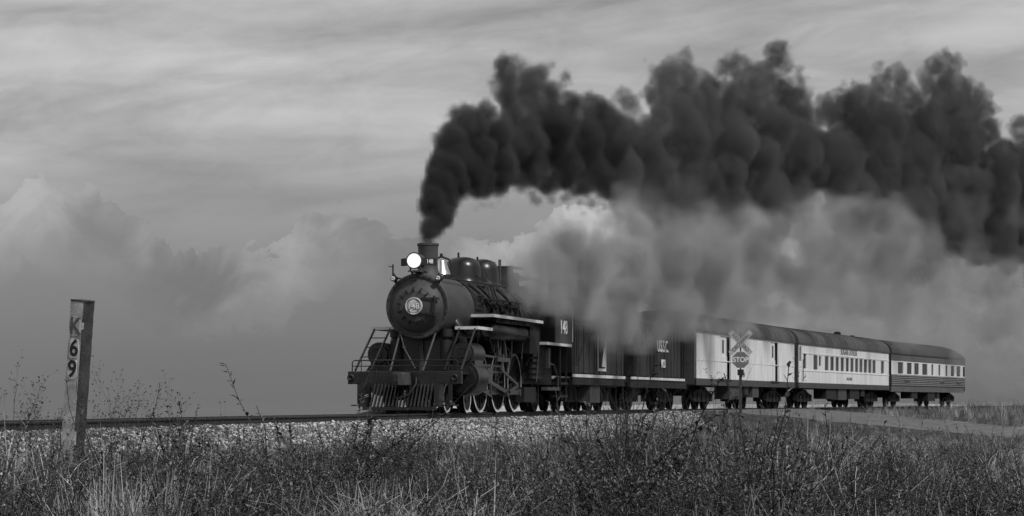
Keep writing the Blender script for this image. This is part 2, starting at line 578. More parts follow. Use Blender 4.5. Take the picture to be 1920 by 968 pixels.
def wheel(parent, name, s, side, r, spokes=0, lat=.72, white=False, counter=0.0):
    """side -1 is the camera side"""
    y = side * lat; o = side
    m = MB()
    # tyre with flange, axis y
    w0, w1 = -.03, .11
    prof = [(w0 - .03, r - .10), (w0 - .03, r + .028), (w0, r + .02), (w0 + .01, r), (w1, r - .008), (w1, r - .10), (w0 - .03, r - .10)]
    m.lathe([(o * t, q) for t, q in prof], axis='y', n=36)
    if spokes:
        m.lathe([(o * .0, .0001), (o * .0, .16), (o * .12, .15), (o * .13, .0001)], axis='y', n=18)
        for k in range(spokes):
            a = 2 * math.pi * k / spokes
            m.bar((.10 * math.cos(a), o * .05, .10 * math.sin(a)), ((r - .07) * math.cos(a), o * .05, (r - .07) * math.sin(a)), .055, .05, up=(0, 1, 0))
        if counter:
            poly = []
            for k in range(9):
                a = counter - .8 + 1.6 * k / 8
                poly.append(((r - .1) * math.cos(a), (r - .1) * math.sin(a)))
            m.prism(poly[::-1], min(o * .01, o * .10), max(o * .01, o * .10), 'xz')
    else:
        m.lathe([(o * .03, r - .10), (o * .0, r * .5), (o * .05, .13), (o * .10, .12), (o * .10, .0001)], axis='y', n=28)
    w = m.build(name, M_dull, parent); w.location = (s, y, r)
    if white:
        MB().lathe([(o * (w1 + .003), r - .07), (o * (w1 + .003), r - .004)], axis='y', n=48, smooth=False).build("tyre_trim", M_tyre, w)
    return w


def axle(parent, s, r):
    MB().lathe([(-.7, .07), (.7, .07)], c=(s, 0, r), axis='y', n=10).build("axle", M_under, parent)


# ---- locomotive -------------------------------------------------------------------------------
loco = vehicle("steam_locomotive", 0, 13.9, "black steam locomotive numbered 148 with a lit headlight, smoking at the head of the train", "locomotive")
BZ = 2.88     # boiler centre
# smokebox and boiler
MB().lathe([(1.30, .80), (1.30, .885), (1.36, .90), (1.42, .885), (3.85, .885), (3.86, .90), (3.98, .90)], c=(0, 0, BZ), n=64).build("smokebox", M_sbox, loco)
b_ = MB().lathe([(3.98, .86), (3.98, .93), (7.2, .95), (9.2, 1.0), (11.6, 1.02)], c=(0, 0, BZ), n=64)
boiler = b_.build("boiler", M_blk, loco)
for x in (4.9, 5.9, 6.95, 8.0, 9.0, 10.1):
    rr = .945 if x < 7.2 else .985 + (x - 8) * .02
    MB().lathe([(x - .03, rr), (x - .03, rr + .012), (x + .03, rr + .012), (x + .03, rr)], c=(0, 0, BZ), n=48).build("boiler_band", M_sbox, boiler)
# dished smokebox front with rim
door = MB().lathe([(1.30, .885), (1.26, .86), (1.26, .80), (1.29, .78), (1.28, .72), (1.20, .66), (1.12, .58), (1.06, .48), (1.04, .42), (1.03, .41), (1.02, .30), (1.00, .16), (.985, .0001)], c=(0, 0, BZ), n=64).build("smokebox_front", M_sbox, loco)
for k in range(28):
    a = 2 * math.pi * k / 28
    MB().lathe([(-.025, .0001), (-.025, .018), (.01, .018)], c=(0, 0, 0), n=6).build("rim_bolt", M_dull, door, loc=(1.262, .83 * math.cos(a), BZ + .83 * math.sin(a)))
for k in range(14):
    a = 2 * math.pi * (k + .3) / 14
    if -.75 < math.atan2(math.sin(a), -math.cos(a)) < .75: continue
    d = Vector((0, math.cos(a), math.sin(a)))
    m = MB(); m.bar(d * .40 + Vector((1.0, 0, 0)), d * .51 + Vector((1.045, 0, 0)), .035, .04, up=(1, 0, 0))
    m.lathe([(.965, .0001), (.965, .022), (1.03, .022)], c=(0, d.y * .43, d.z * .43), n=6)
    m.build("door_dog", M_dull, door, loc=(0, 0, BZ))
for z in (.20, -.20):
    m = MB(); m.bar((1.0, -.15, z), (1.01, -.52, z), .03, .05); m.bar((1.01, -.50, z), (1.10, -.66, z), .05, .06)
    m.build("hinge_strap", M_dull, door, loc=(0, 0, BZ))
MB().lathe([(-.27, .03), (.27, .03)], axis='z', n=10).build("hinge_pin", M_dull, door, loc=(1.0, -.55, BZ))
pl = MB().lathe([(.90, .0001), (.90, .20), (.89, .205), (.89, .228), (.90, .232), (.98, .232)], c=(0, 0, BZ), n=40).build("number_plate", M_plate, loco)
MB().lathe([(.8985, .175), (.8985, .188)], c=(0, 0, BZ), n=40, smooth=False).build("plate_ring", M_sbox, pl)
front_text("numeral_shadow", "148", .22, M_bandgrey, pl, .894, 0, BZ - .012, 1.07, .014)
front_text("numerals", "148", .22, M_letter, pl, .886, 0, BZ - .01, 1.05, .003)
for a in (50, 130, 230, 310):
    MB().bar((.893, .2 * math.cos(R(a - 15)), BZ + .2 * math.sin(R(a - 15))), (.893, .2 * math.cos(R(a + 15)), BZ + .2 * math.sin(R(a + 15))), .012, .022, up=(1, 0, 0)).build("plate_mark", M_sbox, pl)
# chimney
MB().lathe([(3.70, .40), (3.80, .33), (3.90, .285), (4.0, .265), (4.50, .275), (4.58, .285), (4.585, .30), (4.64, .30), (4.64, .24), (4.3, .22)], c=(2.36, 0, 0), axis='z', n=40).build("chimney", M_sbox, loco)
# headlight on its bracket
m = MB(); m.box(.95, 1.75, -.17, .17, 3.80, 3.84); m.bar((1.30, -.15, 3.74), (1.30, -.15, 3.82), .05); m.bar((1.30, .15, 3.74), (1.30, .15, 3.82), .05)
m.bar((1.10, -.14, 3.84), (1.10, -.14, 3.98), .04); m.bar((1.10, .14, 3.84), (1.10, .14, 3.98), .04); m.build("headlight_bracket", M_sbox, loco)
hl = MB().lathe([(1.50, .0001), (1.48, .14), (1.42, .20), (1.02, .21), (1.0, .225), (.96, .225), (.96, .195), (1.02, .19)], c=(0, 0, 4.10), n=36).build("headlight", M_sbox, loco)
MB().lathe([(.985, .0001), (.972, .08), (.968, .150)], c=(0, 0, 4.10), n=36).build("lens", M_lens, hl)
MB().lathe([(.968, .150), (.962, .178), (.955, .192)], c=(0, 0, 4.10), n=36).build("reflector_ring", mat("reflector", .8, .25, metal=.3, emit=.55), hl)
m = MB()
m.hull8([(1.08, -.20, 3.98), (1.42, -.50, 3.98), (1.46, -.46, 3.98), (1.12, -.16, 3.98), (1.08, -.20, 4.18), (1.42, -.50, 4.18), (1.46, -.46, 4.18), (1.12, -.16, 4.18)])
nb = m.build("number_board", M_dull, hl)
ang = math.atan2(-.30, .34)
Mt = Matrix.Translation((1.245, -.356, 4.085)) @ Matrix.Rotation(ang, 4, 'Z') @ SIDE
text("board_numerals", "148", .16, M_letter, hl, Mt, .004, .9, .003)
m = MB(); m.hull8([(1.08, .20, 3.98), (1.42, .50, 3.98), (1.46, .46, 3.98), (1.12, .16, 3.98), (1.08, .20, 4.18), (1.42, .50, 4.18), (1.46, .46, 4.18), (1.12, .16, 4.18)]); m.build("number_board", M_dull, hl)
# classification lamps
for sgn in (-1, 1):
    m = MB(); m.lathe([(1.10, .0001), (1.10, .075), (1.28, .085), (1.30, .0001)], c=(0, sgn * .63, 3.63), n=20)
    m.bar((1.2, sgn * .63, 3.63), (1.38, sgn * .56, 3.42), .05); m.lathe([(3.70, .05), (3.76, .03), (3.78, .0001)], c=(1.2, sgn * .63, 0), axis='z', n=12)
    lamp = m.build("marker_lamp", M_dull, loco)
    MB().lathe([(1.095, .0001), (1.07, .03), (1.088, .062)], c=(0, sgn * .63, 3.63), n=20).build("lens", M_lamp, lamp)
MB().tube([(1.2, .66, 3.70), (1.2, .66, 4.02)], .022).tube([(1.2, .66, 3.94), (1.0, .72, 3.96)], .012).build("flag_staff", M_dull, loco)
# bell in its yoke
m = MB(); m.lathe([(3.86, .27), (3.90, .255), (4.02, .20), (4.15, .165), (4.24, .13), (4.27, .05), (4.28, .0001)], c=(3.75, 0, 0), axis='z', n=32)
bell = m.build("bell", M_brass, loco)
m = MB(); m.tube([(3.75, .30, 3.78), (3.75, .31, 4.08), (3.75, .22, 4.28), (3.75, 0, 4.36), (3.75, -.22, 4.28), (3.75, -.31, 4.08), (3.75, -.30, 3.78)], .028)
m.lathe([(4.34, .05), (4.44, .04), (4.46, .0001)], c=(3.75, 0, 0), axis='z', n=10); m.tube([(3.75, .30, 4.10), (3.75, .50, 4.10)], .03); m.build("yoke", M_dull, bell)
# domes
MB().lathe([(3.62, .66), (3.78, .56), (3.90, .53), (4.18, .52), (4.32, .47), (4.42, .36), (4.47, .20), (4.49, .0001)], c=(6.1, 0, 0), axis='z', n=40).build("sand_dome", M_blk, loco)
MB().lathe([(3.62, .64), (3.80, .53), (3.92, .50), (4.22, .49), (4.38, .44), (4.48, .33), (4.53, .18), (4.55, .0001)], c=(8.35, 0, 0), axis='z', n=40).build("steam_dome", M_blk, loco)
for x in (6.0, 8.2): MB().lathe([(4.46, .03), (4.60, .03), (4.62, .0001)], c=(x, .1, 0), axis='z', n=10).build("dome_valve", M_dull, loco)
for k, yy in enumerate((-.42, .42)):
    for dx in (-.25, .1, .4): MB().tube([(6.1 + dx, yy, 4.0), (6.1 + dx, yy * 1.9, 3.62), (6.1 + dx * 1.6, yy * 2.28, 3.0), (6.1 + dx * 3, yy * 2.3, 2.3)], .02).build("sand_pipe", M_dull, loco)
m = MB(); m.box(9.55, 9.75, -.22, .22, 3.85, 4.40); m.lathe([(3.85, .10), (4.50, .10), (4.52, .0001)], c=(9.2, -.1, 0), axis='z', n=14); m.build("safety_valve", M_dull, loco)
MB().box(10.3, 10.45, -.45, .35, 3.80, 4.40).box(10.45, 11.5, -.38, .28, 3.80, 4.28).box(10.2, 11.6, -.5, .4, 4.403, 4.44).build("steam_turret", M_dull, loco)
MB().tube([(9.95, -.15, 3.8), (9.95, -.15, 4.62)], .045).build("whistle", M_steel, loco)
# boiler handrails, pipes, catwalk
for sgn in (-1, 1):
    MB().tube([(1.5, sgn * .62, BZ + .78), (3.0, sgn * .66, BZ + .80), (7.0, sgn * .72, BZ + .82), (11.5, sgn * .80, BZ + .84)], .022).build("boiler_handrail", M_dull, loco)
    MB().tube([(4.3, sgn * .98, BZ + .34), (7.3, sgn * 1.02, BZ + .36), (11.5, sgn * 1.08, BZ + .38)], .024).build("boiler_handrail", M_dull, loco)
    m = MB()
    m.tube([(4.1, sgn * .70, BZ + .72), (4.6, sgn * .92, BZ + .45), (5.4, sgn * 1.0, BZ + .18), (5.8, sgn * 1.05, BZ - .05)], .04)
    m.tube([(4.9, sgn * .75, BZ + .72), (5.4, sgn * .95, BZ + .42), (6.2, sgn * 1.04, BZ + .22), (8.5, sgn * 1.06, BZ + .2)], .035)
    m.tube([(7.0, sgn * .78, BZ + .7), (7.6, sgn * .97, BZ + .42), (8.2, sgn * 1.05, BZ + .1), (8.3, sgn * 1.08, BZ - .15)], .035)
    m.tube([(9.0, sgn * .8, BZ + .7), (9.5, sgn * 1.04, BZ + .42), (9.9, sgn * 1.1, BZ + .05), (10.0, sgn * 1.1, BZ - .15)], .03)
    m.tube([(5.6, sgn * .98, BZ + .32), (5.6, sgn * 1.06, BZ - .1)], .05)
    m.tube([(8.9, sgn * 1.0, BZ + .34), (8.9, sgn * 1.1, BZ - .1)], .05)
    m.build("boiler_piping", M_dull, loco)
    MB().lathe([(-.08, .0001), (-.08, .05), (.08, .05), (.08, .0001)], c=(4.5, sgn * .96, BZ + .12), n=12).build("check_valve", M_dull, loco)
    MB().box(4.25, 4.55, sgn * 1.0 - .06, sgn * 1.0 + .06, BZ - .05, BZ + .03).build("step_bracket", M_dull, loco)
# running boards with white edges
for sgn in (-1, 1):
    y0, y1 = sorted((sgn * .86, sgn * 1.5))
    for nm, x0, x1, z in (("running_board", 3.7, 9.9, 2.72), ("front_platform", 2.0, 3.62, 2.33), ("cab_running_board", 10.4, 14.0, 2.10)):
        rb = MB().box(x0, x1, y0, y1, z - .03, z + .02).build(nm, M_dull, loco)
        e = MB(); ye = sgn * 1.503
        e.box(x0 - .012, x1, min(ye, ye + sgn * .012), max(ye, ye + sgn * .012), z - .055, z + .03)
        e.box(x0 - .014, x0 - .002, y0, y1, z - .055, z + .03)
        e.build("white_edge", M_trim, rb)
# front platforms beside the smokebox carry ladders down to the deck
for sgn in (-1, 1):
    m = MB()
    pa, pb = (2.02, sgn * .98, 2.30), (2.02, sgn * 1.42, 2.30)
    qa, qb = (.35, sgn * 1.02, 1.15), (.35, sgn * 1.46, 1.15)
    m.bar(pa, qa, .035, .06); m.bar(pb, qb, .035, .06)
    lad = m.build("front_ladder", M_blk, loco)
    for t in (.22, .45, .68, .9):
        a = Vector(pa).lerp(Vector(qa), t); b = Vector(pb).lerp(Vector(qb), t)
        MB().bar(a, b, .12, .025).build("rung", M_blk, lad)
# cylinders, valve chests, saddle
for sgn in (-1, 1):
    y = sgn * 1.13
    m = MB().lathe([(1.58, .0001), (1.58, .14), (1.62, .15), (1.62, .38), (1.66, .40), (1.70, .40), (1.70, .47), (1.74, .48), (2.80, .48), (2.86, .36), (2.9, .0001)], c=(0, y, .95), n=40)
    cyl = m.build("cylinder", M_blk, loco)
    MB().lathe([(1.698, .468), (1.690, .480), (1.71, .482), (1.74, .484)], c=(0, y, .95), n=40).build("cylinder_ring", M_steel, cyl)
    m = MB().lathe([(1.50, .0001), (1.50, .10), (1.54, .11), (1.54, .25), (1.58, .27), (1.62, .27), (1.62, .32), (1.66, .325), (2.85, .325), (2.95, .20), (3.0, .0001)], c=(0, y + sgn * .04, 1.60), n=36)
    vc = m.build("valve_chest", M_blk, loco)
    MB().lathe([(1.618, .318), (1.61, .328), (1.66, .329)], c=(0, y + sgn * .04, 1.60), n=36).build("valve_ring", M_steel, vc)
    MB().hull8([(1.85, y - .36, 1.0), (2.75, y - .36, 1.0), (2.75, y + .40, 1.0), (1.85, y + .40, 1.0), (1.85, y - .30, 1.62), (2.75, y - .30, 1.62), (2.75, y + .31, 1.62), (1.85, y + .31, 1.62)]).build("cylinder_casting", M_blk, loco)
    MB().tube([(2.4, sgn * .95, 1.8), (2.4, sgn * .86, 2.3), (2.4, sgn * .72, 2.5)], .16, 14).build("steam_pipe", M_blk, loco)
saddle = MB().prism([(-.80, 1.0), (.80, 1.0), (.80, 1.75), (.62, 2.05), (.60, 2.25), (-.60, 2.25), (-.62, 2.05), (-.80, 1.75)], 1.75, 3.2, 'yz').build("saddle", M_blk, loco)
MB().box(1.68, 1.745, -.05, .05, 1.12, 2.06).build("saddle_rib", M_sbox, saddle)
for k in range(8):
    for yy in (-.085, .085): MB().box(-.02, .0, -.012, .012, -.012, .012).build("rivet", M_dull, saddle, loc=(1.745, yy, 1.2 + k * .11))
MB().box(.1, 13.2, -.55, -.45, .62, 1.05).box(.1, 13.2, .45, .55, .62, 1.05).build("frame", M_dull, loco)
for sgn in (-1, 1):
    MB().tube([(.22, sgn * .45, 1.13), (1.36, sgn * .50, 2.20)], .028).build("smokebox_brace", M_sbox, loco)
MB().tube([(1.45, .55, 2.28), (.7, .2, 1.75), (.2, -.25, 1.2)], .018).lathe([(-.04, .0001), (-.04, .04), (.04, .04), (.04, .0001)], c=(.75, .22, 1.78), n=10).build("air_pipe", M_steel, loco)
# air pumps / feed pump in front, either side under the smokebox
for sgn in (-1, 1):
    MB().lathe([(1.45, .0001), (1.45, .16), (1.95, .16), (1.97, .10), (2.05, .10), (2.07, .17), (2.28, .17), (2.28, .0001)], c=(1.66, sgn * .70, 0), axis='z', n=20).build("air_pump", M_dull, loco)
# pilot deck, beam, handrail, coupler, pilot, steps
MB().box(.16, 1.7, -1.35, 1.35, 1.05, 1.10).build("pilot_deck", M_dull, loco)
beam = MB().box(0, .16, -1.56, 1.56, .78, 1.12).build("pilot_beam", M_blk, loco, bevel=.012)
for yy in (-1.28, -.86, -.30, .42, .98, 1.20):
    MB().box(-.012, .004, -.006, .006, .79, 1.11).build("beam_joint", M_dull, beam, loc=(0, yy, 0))
for yy in (-1.40, -.95, -.42, .30, 1.05, 1.25):
    for zz in (.85, 1.04): MB().lathe([(-.02, .0001), (-.02, .02), (.0, .022)], n=8).build("beam_bolt", M_dull, beam, loc=(0, yy, zz))
MB().lathe([(-.02, .03), (-.06, .07), (-.03, .10), (.0, .10)], c=(0, -1.38, .95), n=16).build("beam_socket", M_dull, beam)
MB().lathe([(-.02, .03), (-.06, .07), (-.03, .10), (.0, .10)], c=(0, 1.47, .95), n=16).build("beam_socket", M_dull, beam)
m = MB()
m.tube([(.05, 1.45, 1.12), (.05, 1.45, 1.36), (.05, 1.40, 1.41), (.05, -1.40, 1.41), (.05, -1.45, 1.36), (.05, -1.45, 1.12)], .017)
m.tube([(.05, 1.45, 1.26), (.05, -1.45, 1.26)], .012)
for yy in (1.2, .45, -.45, -1.2): m.tube([(.05, yy, 1.12), (.05, yy, 1.41)], .012)
m.build("deck_handrail", M_blk, loco)
m = MB(); m.hull8([(-.10, -.20, .78), (.0, -.20, .78), (.0, .20, .78), (-.10, .20, .78), (-.10, -.17, 1.08), (.0, -.17, 1.08), (.0, .17, 1.08), (-.10, .17, 1.08)])
m.prism([(-.10, -.20), (-.42, -.23), (-.58, -.14), (-.60, .02), (-.46, .07), (-.42, .20), (-.10, .22)], .74, 1.08, 'xy')
cpl = m.build("coupler", M_sbox, loco, bevel=.02)
MB().prism([(-.42, .04), (-.58, .02), (-.60, .12), (-.46, .18), (-.40, .14)], .83, 1.02, 'xy').build("knuckle", M_dull, cpl)
MB().tube([(-.02, -.33, .95), (-.14, -.36, .78), (-.26, -.20, .50), (-.30, .05, .40), (-.30, .15, .42)], .03).lathe([(-.05, .0001), (-.05, .05), (.05, .05), (.05, .0001)], c=(-.30, .17, .43), n=10).build("air_hose", M_dull, loco)
MB().tube([(-.02, .75, 1.16), (-.06, .75, .98), (-.06, .28, .98), (-.06, -.1, 1.16)], .012).build("uncoupling_lever", M_dull, loco)
m = MB(); m.box(-.50, -.40, -1.0, 1.0, .09, .18)
m.box(-.46, .10, .94, 1.06, .18, .80); m.box(-.46, .10, -1.06, -.94, .18, .80)
m.box(-.02, .08, -1.0, 1.0, .70, .78)
pilot = m.build("pilot", M_blk, loco)
for k in range(17):
    yy = -.80 + k * .1
    MB().bar((.0, yy * .98, .77), (-.45, yy, .17), .035, .075).build("pilot_slat", M_blk, pilot)
for sgn in (-1, 1):
    m = MB(); m.bar((.03, sgn * 1.25, .80), (.03, sgn * 1.25, .24), .10, .05); m.box(-.06, .14, sgn * 1.25 - .20, sgn * 1.25 + .20, .20, .235); m.bar((.05, sgn * 1.2, .32), (.05, sgn * 1.0, .32), .04)
    m.build("pilot_step", M_blk, loco)
# wheels
for x in (1.30, 3.42):
    axle(loco, x, .42)
    for sgn in (-1, 1): wheel(loco, "leading_wheel", x, sgn, .42, 0, .72, True)
m = MB()
for sgn in (-1, 1): m.box(1.0, 3.7, sgn * .5 - .06, sgn * .5 + .06, .36, .56)
m.box(2.2, 2.6, -.5, .5, .4, .7); m.build("leading_truck", M_dull, loco)
DR = [4.88, 6.95, 9.03]; CR = R(-62)
for i, x in enumerate(DR):
    axle(loco, x, .88)
    for sgn in (-1, 1): wheel(loco, "driving_wheel", x, sgn, .88, 15, .72, True, CR + math.pi)
axle(loco, 11.75, .55)
for sgn in (-1, 1): wheel(loco, "trailing_wheel", 11.75, sgn, .55, 10, .72)
pin = lambda x: Vector((x + .33 * math.cos(CR), 0, .88 + .33 * math.sin(CR)))
for sgn in (-1, 1):
    yr = sgn * .93
    m = MB()
    for a, b in zip(DR, DR[1:]):
        p, q = pin(a), pin(b); p.y = q.y = yr; m.bar(p, q, .05, .13)
    for a in DR: m.lathe([(yr - .05, .0001), (yr - .05, .11), (yr + .05, .11), (yr + .05, .0001)], c=(pin(a).x, 0, pin(a).z), axis='y', n=16)
    m.build("side_rod", M_steel, loco)
    p = pin(DR[1]); p.y = sgn * 1.05; q = Vector((4.55, sgn * 1.05, .96))
    MB().bar(q, p, .05, .11).lathe([(sgn * 1.05 - .06, .0001), (sgn * 1.05 - .06, .13), (sgn * 1.05 + .06, .13), (sgn * 1.05 + .06, .0001)], c=(p.x, 0, p.z), axis='y', n=16).build("main_rod", M_steel, loco)
    MB().box(3.2, 6.1, sgn * 1.10 - .06, sgn * 1.10 + .06, 1.30, 1.36).box(3.2, 6.1, sgn * 1.10 - .06, sgn * 1.10 + .06, 1.13, 1.18).build("crosshead_guide", M_steel, loco)
    MB().hull8([(4.35, sgn * 1.1 - .1, .82), (4.8, sgn * 1.1 - .1, .82), (4.8, sgn * 1.1 + .1, .82), (4.35, sgn * 1.1 + .1, .82), (4.25, sgn * 1.1 - .1, 1.27), (4.95, sgn * 1.1 - .1, 1.27), (4.95, sgn * 1.1 + .1, 1.27), (4.25, sgn * 1.1 + .1, 1.27)]).tube([(3.2, sgn * 1.1, .95), (4.4, sgn * 1.1, .95)], .045).build("crosshead", M_steel, loco)
    # valve gear
    MB().box(5.2, 6.7, sgn * 1.22 - .04, sgn * 1.22 + .04, 1.46, 1.57).bar((5.5, sgn * 1.2, 1.5), (5.6, sgn * 1.12, 2.2), .08).bar((6.45, sgn * 1.2, 1.5), (6.4, sgn * 1.12, 2.2), .08).build("valve_gear_hanger", M_steel, loco)
    MB().bar((5.75, sgn * 1.24, 1.22), (7.75, sgn * 1.24, .80), .04, .07).build("eccentric_rod", M_steel, loco)
    MB().bar((5.75, sgn * 1.24, 1.20), (5.95, sgn * 1.24, 1.66), .05, .10).build("valve_link", M_steel, loco)
    MB().bar((3.3, sgn * 1.17, 1.62), (5.75, sgn * 1.2, 1.56), .035, .06).build("radius_rod", M_steel, loco)
    MB().bar((7.75, sgn * 1.24, .80), (7.10, sgn * 1.15, .60), .05, .10).build("eccentric_crank", M_steel, loco)
    MB().bar((4.6, sgn * 1.2, .85), (4.6, sgn * 1.2, .45), .05).bar((4.6, sgn * 1.2, .48), (3.75, sgn * 1.2, .62), .03, .06).build("union_link", M_steel, loco)
    # air reservoir and cooling coils under the running board
    MB().lathe([(4.35, .0001), (4.3, .18), (4.42, .25), (8.3, .25), (8.42, .18), (8.4, .0001)], c=(0, sgn * 1.18, 2.32), n=28).build("air_reservoir", M_blk, loco)
    m = MB()
    for z in (2.55, 2.62): m.tube([(4.3, sgn * 1.44, z), (8.9, sgn * 1.44, z)], .018)
    m.tube([(4.2, sgn * 1.46, 2.18), (8.9, sgn * 1.46, 2.22)], .016); m.tube([(4.3, sgn * 1.44, 2.55), (4.3, sgn * 1.44, 2.62)], .018)
    m.build("cooling_coil", M_dull, loco)
    MB().box(8.6, 9.9, sgn * 1.15 - .25, sgn * 1.15 + .25, 1.75, 2.45).build("lubricator_box", M_dull, loco)
    MB().box(9.95, 11.9, sgn * .98 - .12, sgn * .98 + .12, 1.0, 2.6).build("firebox_side", M_dull, loco)
    for k in range(5): MB().box(9.9, 11.0, sgn * 1.12 - .06, sgn * 1.12 + .06, 1.0 + k * .17, 1.1 + k * .17).build("ashpan_slat", M_dull, loco)
    MB().box(10.95, 11.15, sgn * 1.4 - .05, sgn * 1.4 + .05, 1.35, 1.95).build("injector", M_sbox, loco)
    MB().tube([(11.2, sgn * 1.36, 1.5), (12.0, sgn * 1.38, 1.45), (12.5, sgn * 1.38, 1.05), (12.55, sgn * 1.38, .75)], .03).build("feed_pipe", M_steel, loco)
    MB().box(10.9, 12.6, sgn * 1.32 - .1, sgn * 1.32 + .1, .66, .76).build("trailing_truck_frame", M_sbox, loco)
    MB().box(12.7, 13.7, sgn * 1.3 - .15, sgn * 1.3 + .15, .45, .52).box(12.7, 13.7, sgn * 1.3 - .15, sgn * 1.3 + .15, .85, .92).bar((12.75, sgn * 1.4, .45), (12.75, sgn * 1.4, 2.0), .05).bar((13.65, sgn * 1.4, .45), (13.65, sgn * 1.4, 2.0), .05).build("cab_steps", M_dull, loco)
for sgn in (-1, 1):
    rg = random.Random(5 + sgn)
    for k in range(9):
        x = 3.9 + k * .75 + rg.uniform(-.2, .2); y = sgn * rg.uniform(1.0, 1.32); x2 = x + rg.uniform(-.6, .9)
        MB().tube([(x, y, 2.68), (x, y, 2.1 + rg.uniform(-.3, .2)), (x2, y + sgn * .05, 1.75 + rg.uniform(-.2, .1)), (x2 + rg.uniform(-.3, .3), y, 1.1 + rg.uniform(-.2, .4))], rg.choice((.014, .02, .028))).build("drain_pipe", rg.choice((M_dull, M_sbox, M_steel)), loco)
    for k in range(5):
        x = 4.2 + k * 1.35 + rg.uniform(-.2, .2)
        m = MB(); m.lathe([(-.05, .0001), (-.05, .05), (.05, .05), (.05, .0001)], c=(x, sgn * 1.04, BZ + rg.uniform(-.05, .5) - .1), axis='y', n=10); m.lathe([(-.03, .08), (.0, .085), (.03, .08)], c=(x, sgn * 1.12, BZ + .2), axis='y', n=12); m.build("valve_wheel", M_dull, loco)
    for x in DR: MB().tube([(x - 1.05, sgn * .86, 1.9), (x - 1.0, sgn * .80, .9), (x - .9, sgn * .76, .2)], .018).build("sand_outlet", M_dull, loco)
    for x in DR: MB().bar((x - .98, sgn * .70, .55), (x - .98, sgn * .70, 1.35), .10, .06).build("brake_hanger", M_dull, loco)
MB().box(9.9, 13.8, -.9, .9, .85, 2.2).build("firebox", M_dull, loco)
MB().box(9.4, 10.9, -1.05, 1.05, .30, .75).build("ashpan", M_dull, loco)
# cab
cab = MB()
cab.box(11.66, 11.72, -1.47, -.60, 2.12, 3.66); cab.box(11.66, 11.72, .60, 1.47, 2.12, 3.66); cab.box(11.66, 11.72, -.62, .62, 3.62, 3.9); cab.box(11.66, 14.0, -1.45, 1.45, 2.125, 2.18)
cab = cab.build("cab", M_dull, loco)
for sgn in (-1, 1):
    m = MB(); y0, y1 = sorted((sgn * 1.46, sgn * 1.50))
    m.box(11.65, 14.0, y0, y1, 2.13, 3.05); m.box(11.65, 12.15, y0, y1, 3.05, 3.64); m.box(13.6, 14.0, y0, y1, 3.05, 3.64); m.box(12.15, 13.6, y0, y1, 3.52, 3.64)
    m.build("cab_side", M_cabside, cab)
    MB().box(12.13, 13.62, min(sgn * 1.505, sgn * 1.60), max(sgn * 1.505, sgn * 1.60), 3.02, 3.07).build("arm_rest", M_dull, cab)
    MB().tube([(14.0, sgn * 1.53, 2.2), (14.0, sgn * 1.53, 3.5)], .02).build("grab_iron", M_trim, cab)
side_text("cab_numerals", "148", .60, M_letter, cab, 12.85, -1.506, 2.62, 1.2, .0)
m = MB(); ys_ = [math.sin(R(a)) for a in range(-60, 61, 10)]
poly = [(1.62 * math.sin(R(a)) / math.sin(R(60)), 3.62 + .62 * (math.cos(R(a)) - .5) / .5) for a in range(-60, 61, 10)]
m.prism(poly + [(p[0] * .97, p[1] - .05) for p in poly[::-1]], 11.45, 14.35, 'yz'); m.build("cab_roof", M_dull, cab)

# ---- trucks -------------------------------------------------------------------------------------
def truck(parent, s, axles, wb, r=.46, lat=.72):
    m = MB()
    half = wb * (axles - 1) / 2
    for sgn in (-1, 1):
        y = sgn * .98
        m.prism([(-half - .45, .40), (-half - .45, .62), (-half * .5, .82), (half * .5, .82), (half + .45, .62), (half + .45, .40), (half * .45, .30), (-half * .45, .30)], min(y - .06, y + .06), max(y - .06, y + .06), 'xz')
        for k in range(axles):
            x = -half + k * wb
            m.box(x - .16, x + .16, y - .12, y + .12, .32, .66)
        m.lathe([(.36, .12), (.74, .12)], c=(-half * .5, y + sgn * .03, 0), axis='z', n=12)
        m.lathe([(.36, .12), (.74, .12)], c=(half * .5, y + sgn * .03, 0), axis='z', n=12)
    m.box(-.2, .2, -1.0, 1.0, .55, .95)
    t = m.build("truck", M_under, parent); t.location = (s, 0, 0)
    for k in range(axles):
        x = -half + k * wb
        for sgn in (-1, 1): wheel(t, "wheel", x, sgn, r, 0, lat)
    return t


# ---- coal tender --------------------------------------------------------------------------------
tender = vehicle("tender", 14.15, 22.25, "black riveted coal tender coupled behind the numbered cab", "tender")
TL = 8.1
body = MB().box(.05, TL - .1, -1.48, 1.48, 1.22, 2.85).build("tank", M_tend, tender, bevel=.04)
m = MB()
for sgn in (-1, 1):
    y0, y1 = sorted((sgn * 1.38, sgn * 1.46)); m.box(.55, 6.2, y0, y1, 2.84, 3.52)
m.box(.5, .58, -1.46, 1.46, 2.84, 3.52); m.hull8([(5.9, -1.45, 2.84), (6.9, -1.45, 2.84), (6.9, 1.45, 2.84), (5.9, 1.45, 2.84), (6.1, -1.45, 3.52), (6.2, -1.45, 3.52), (6.2, 1.45, 3.52), (6.1, 1.45, 3.52)])
m.build("coal_bunker", M_tend, tender)
m = MB(); bmc = m.bm
bmesh.ops.create_icosphere(bmc, subdivisions=4, radius=1)
for v in bmc.verts:
    n_ = .16 * math.sin(v.co.x * 9 + 3 * math.sin(v.co.y * 7)) + .12 * math.sin(v.co.y * 13 + v.co.x * 5)
    v.co = Vector((3.3 + v.co.x * 2.6, v.co.y * 1.32, 3.15 + v.co.z * .55 + n_ * .5))
m.build("coal_load", M_coal, tender)
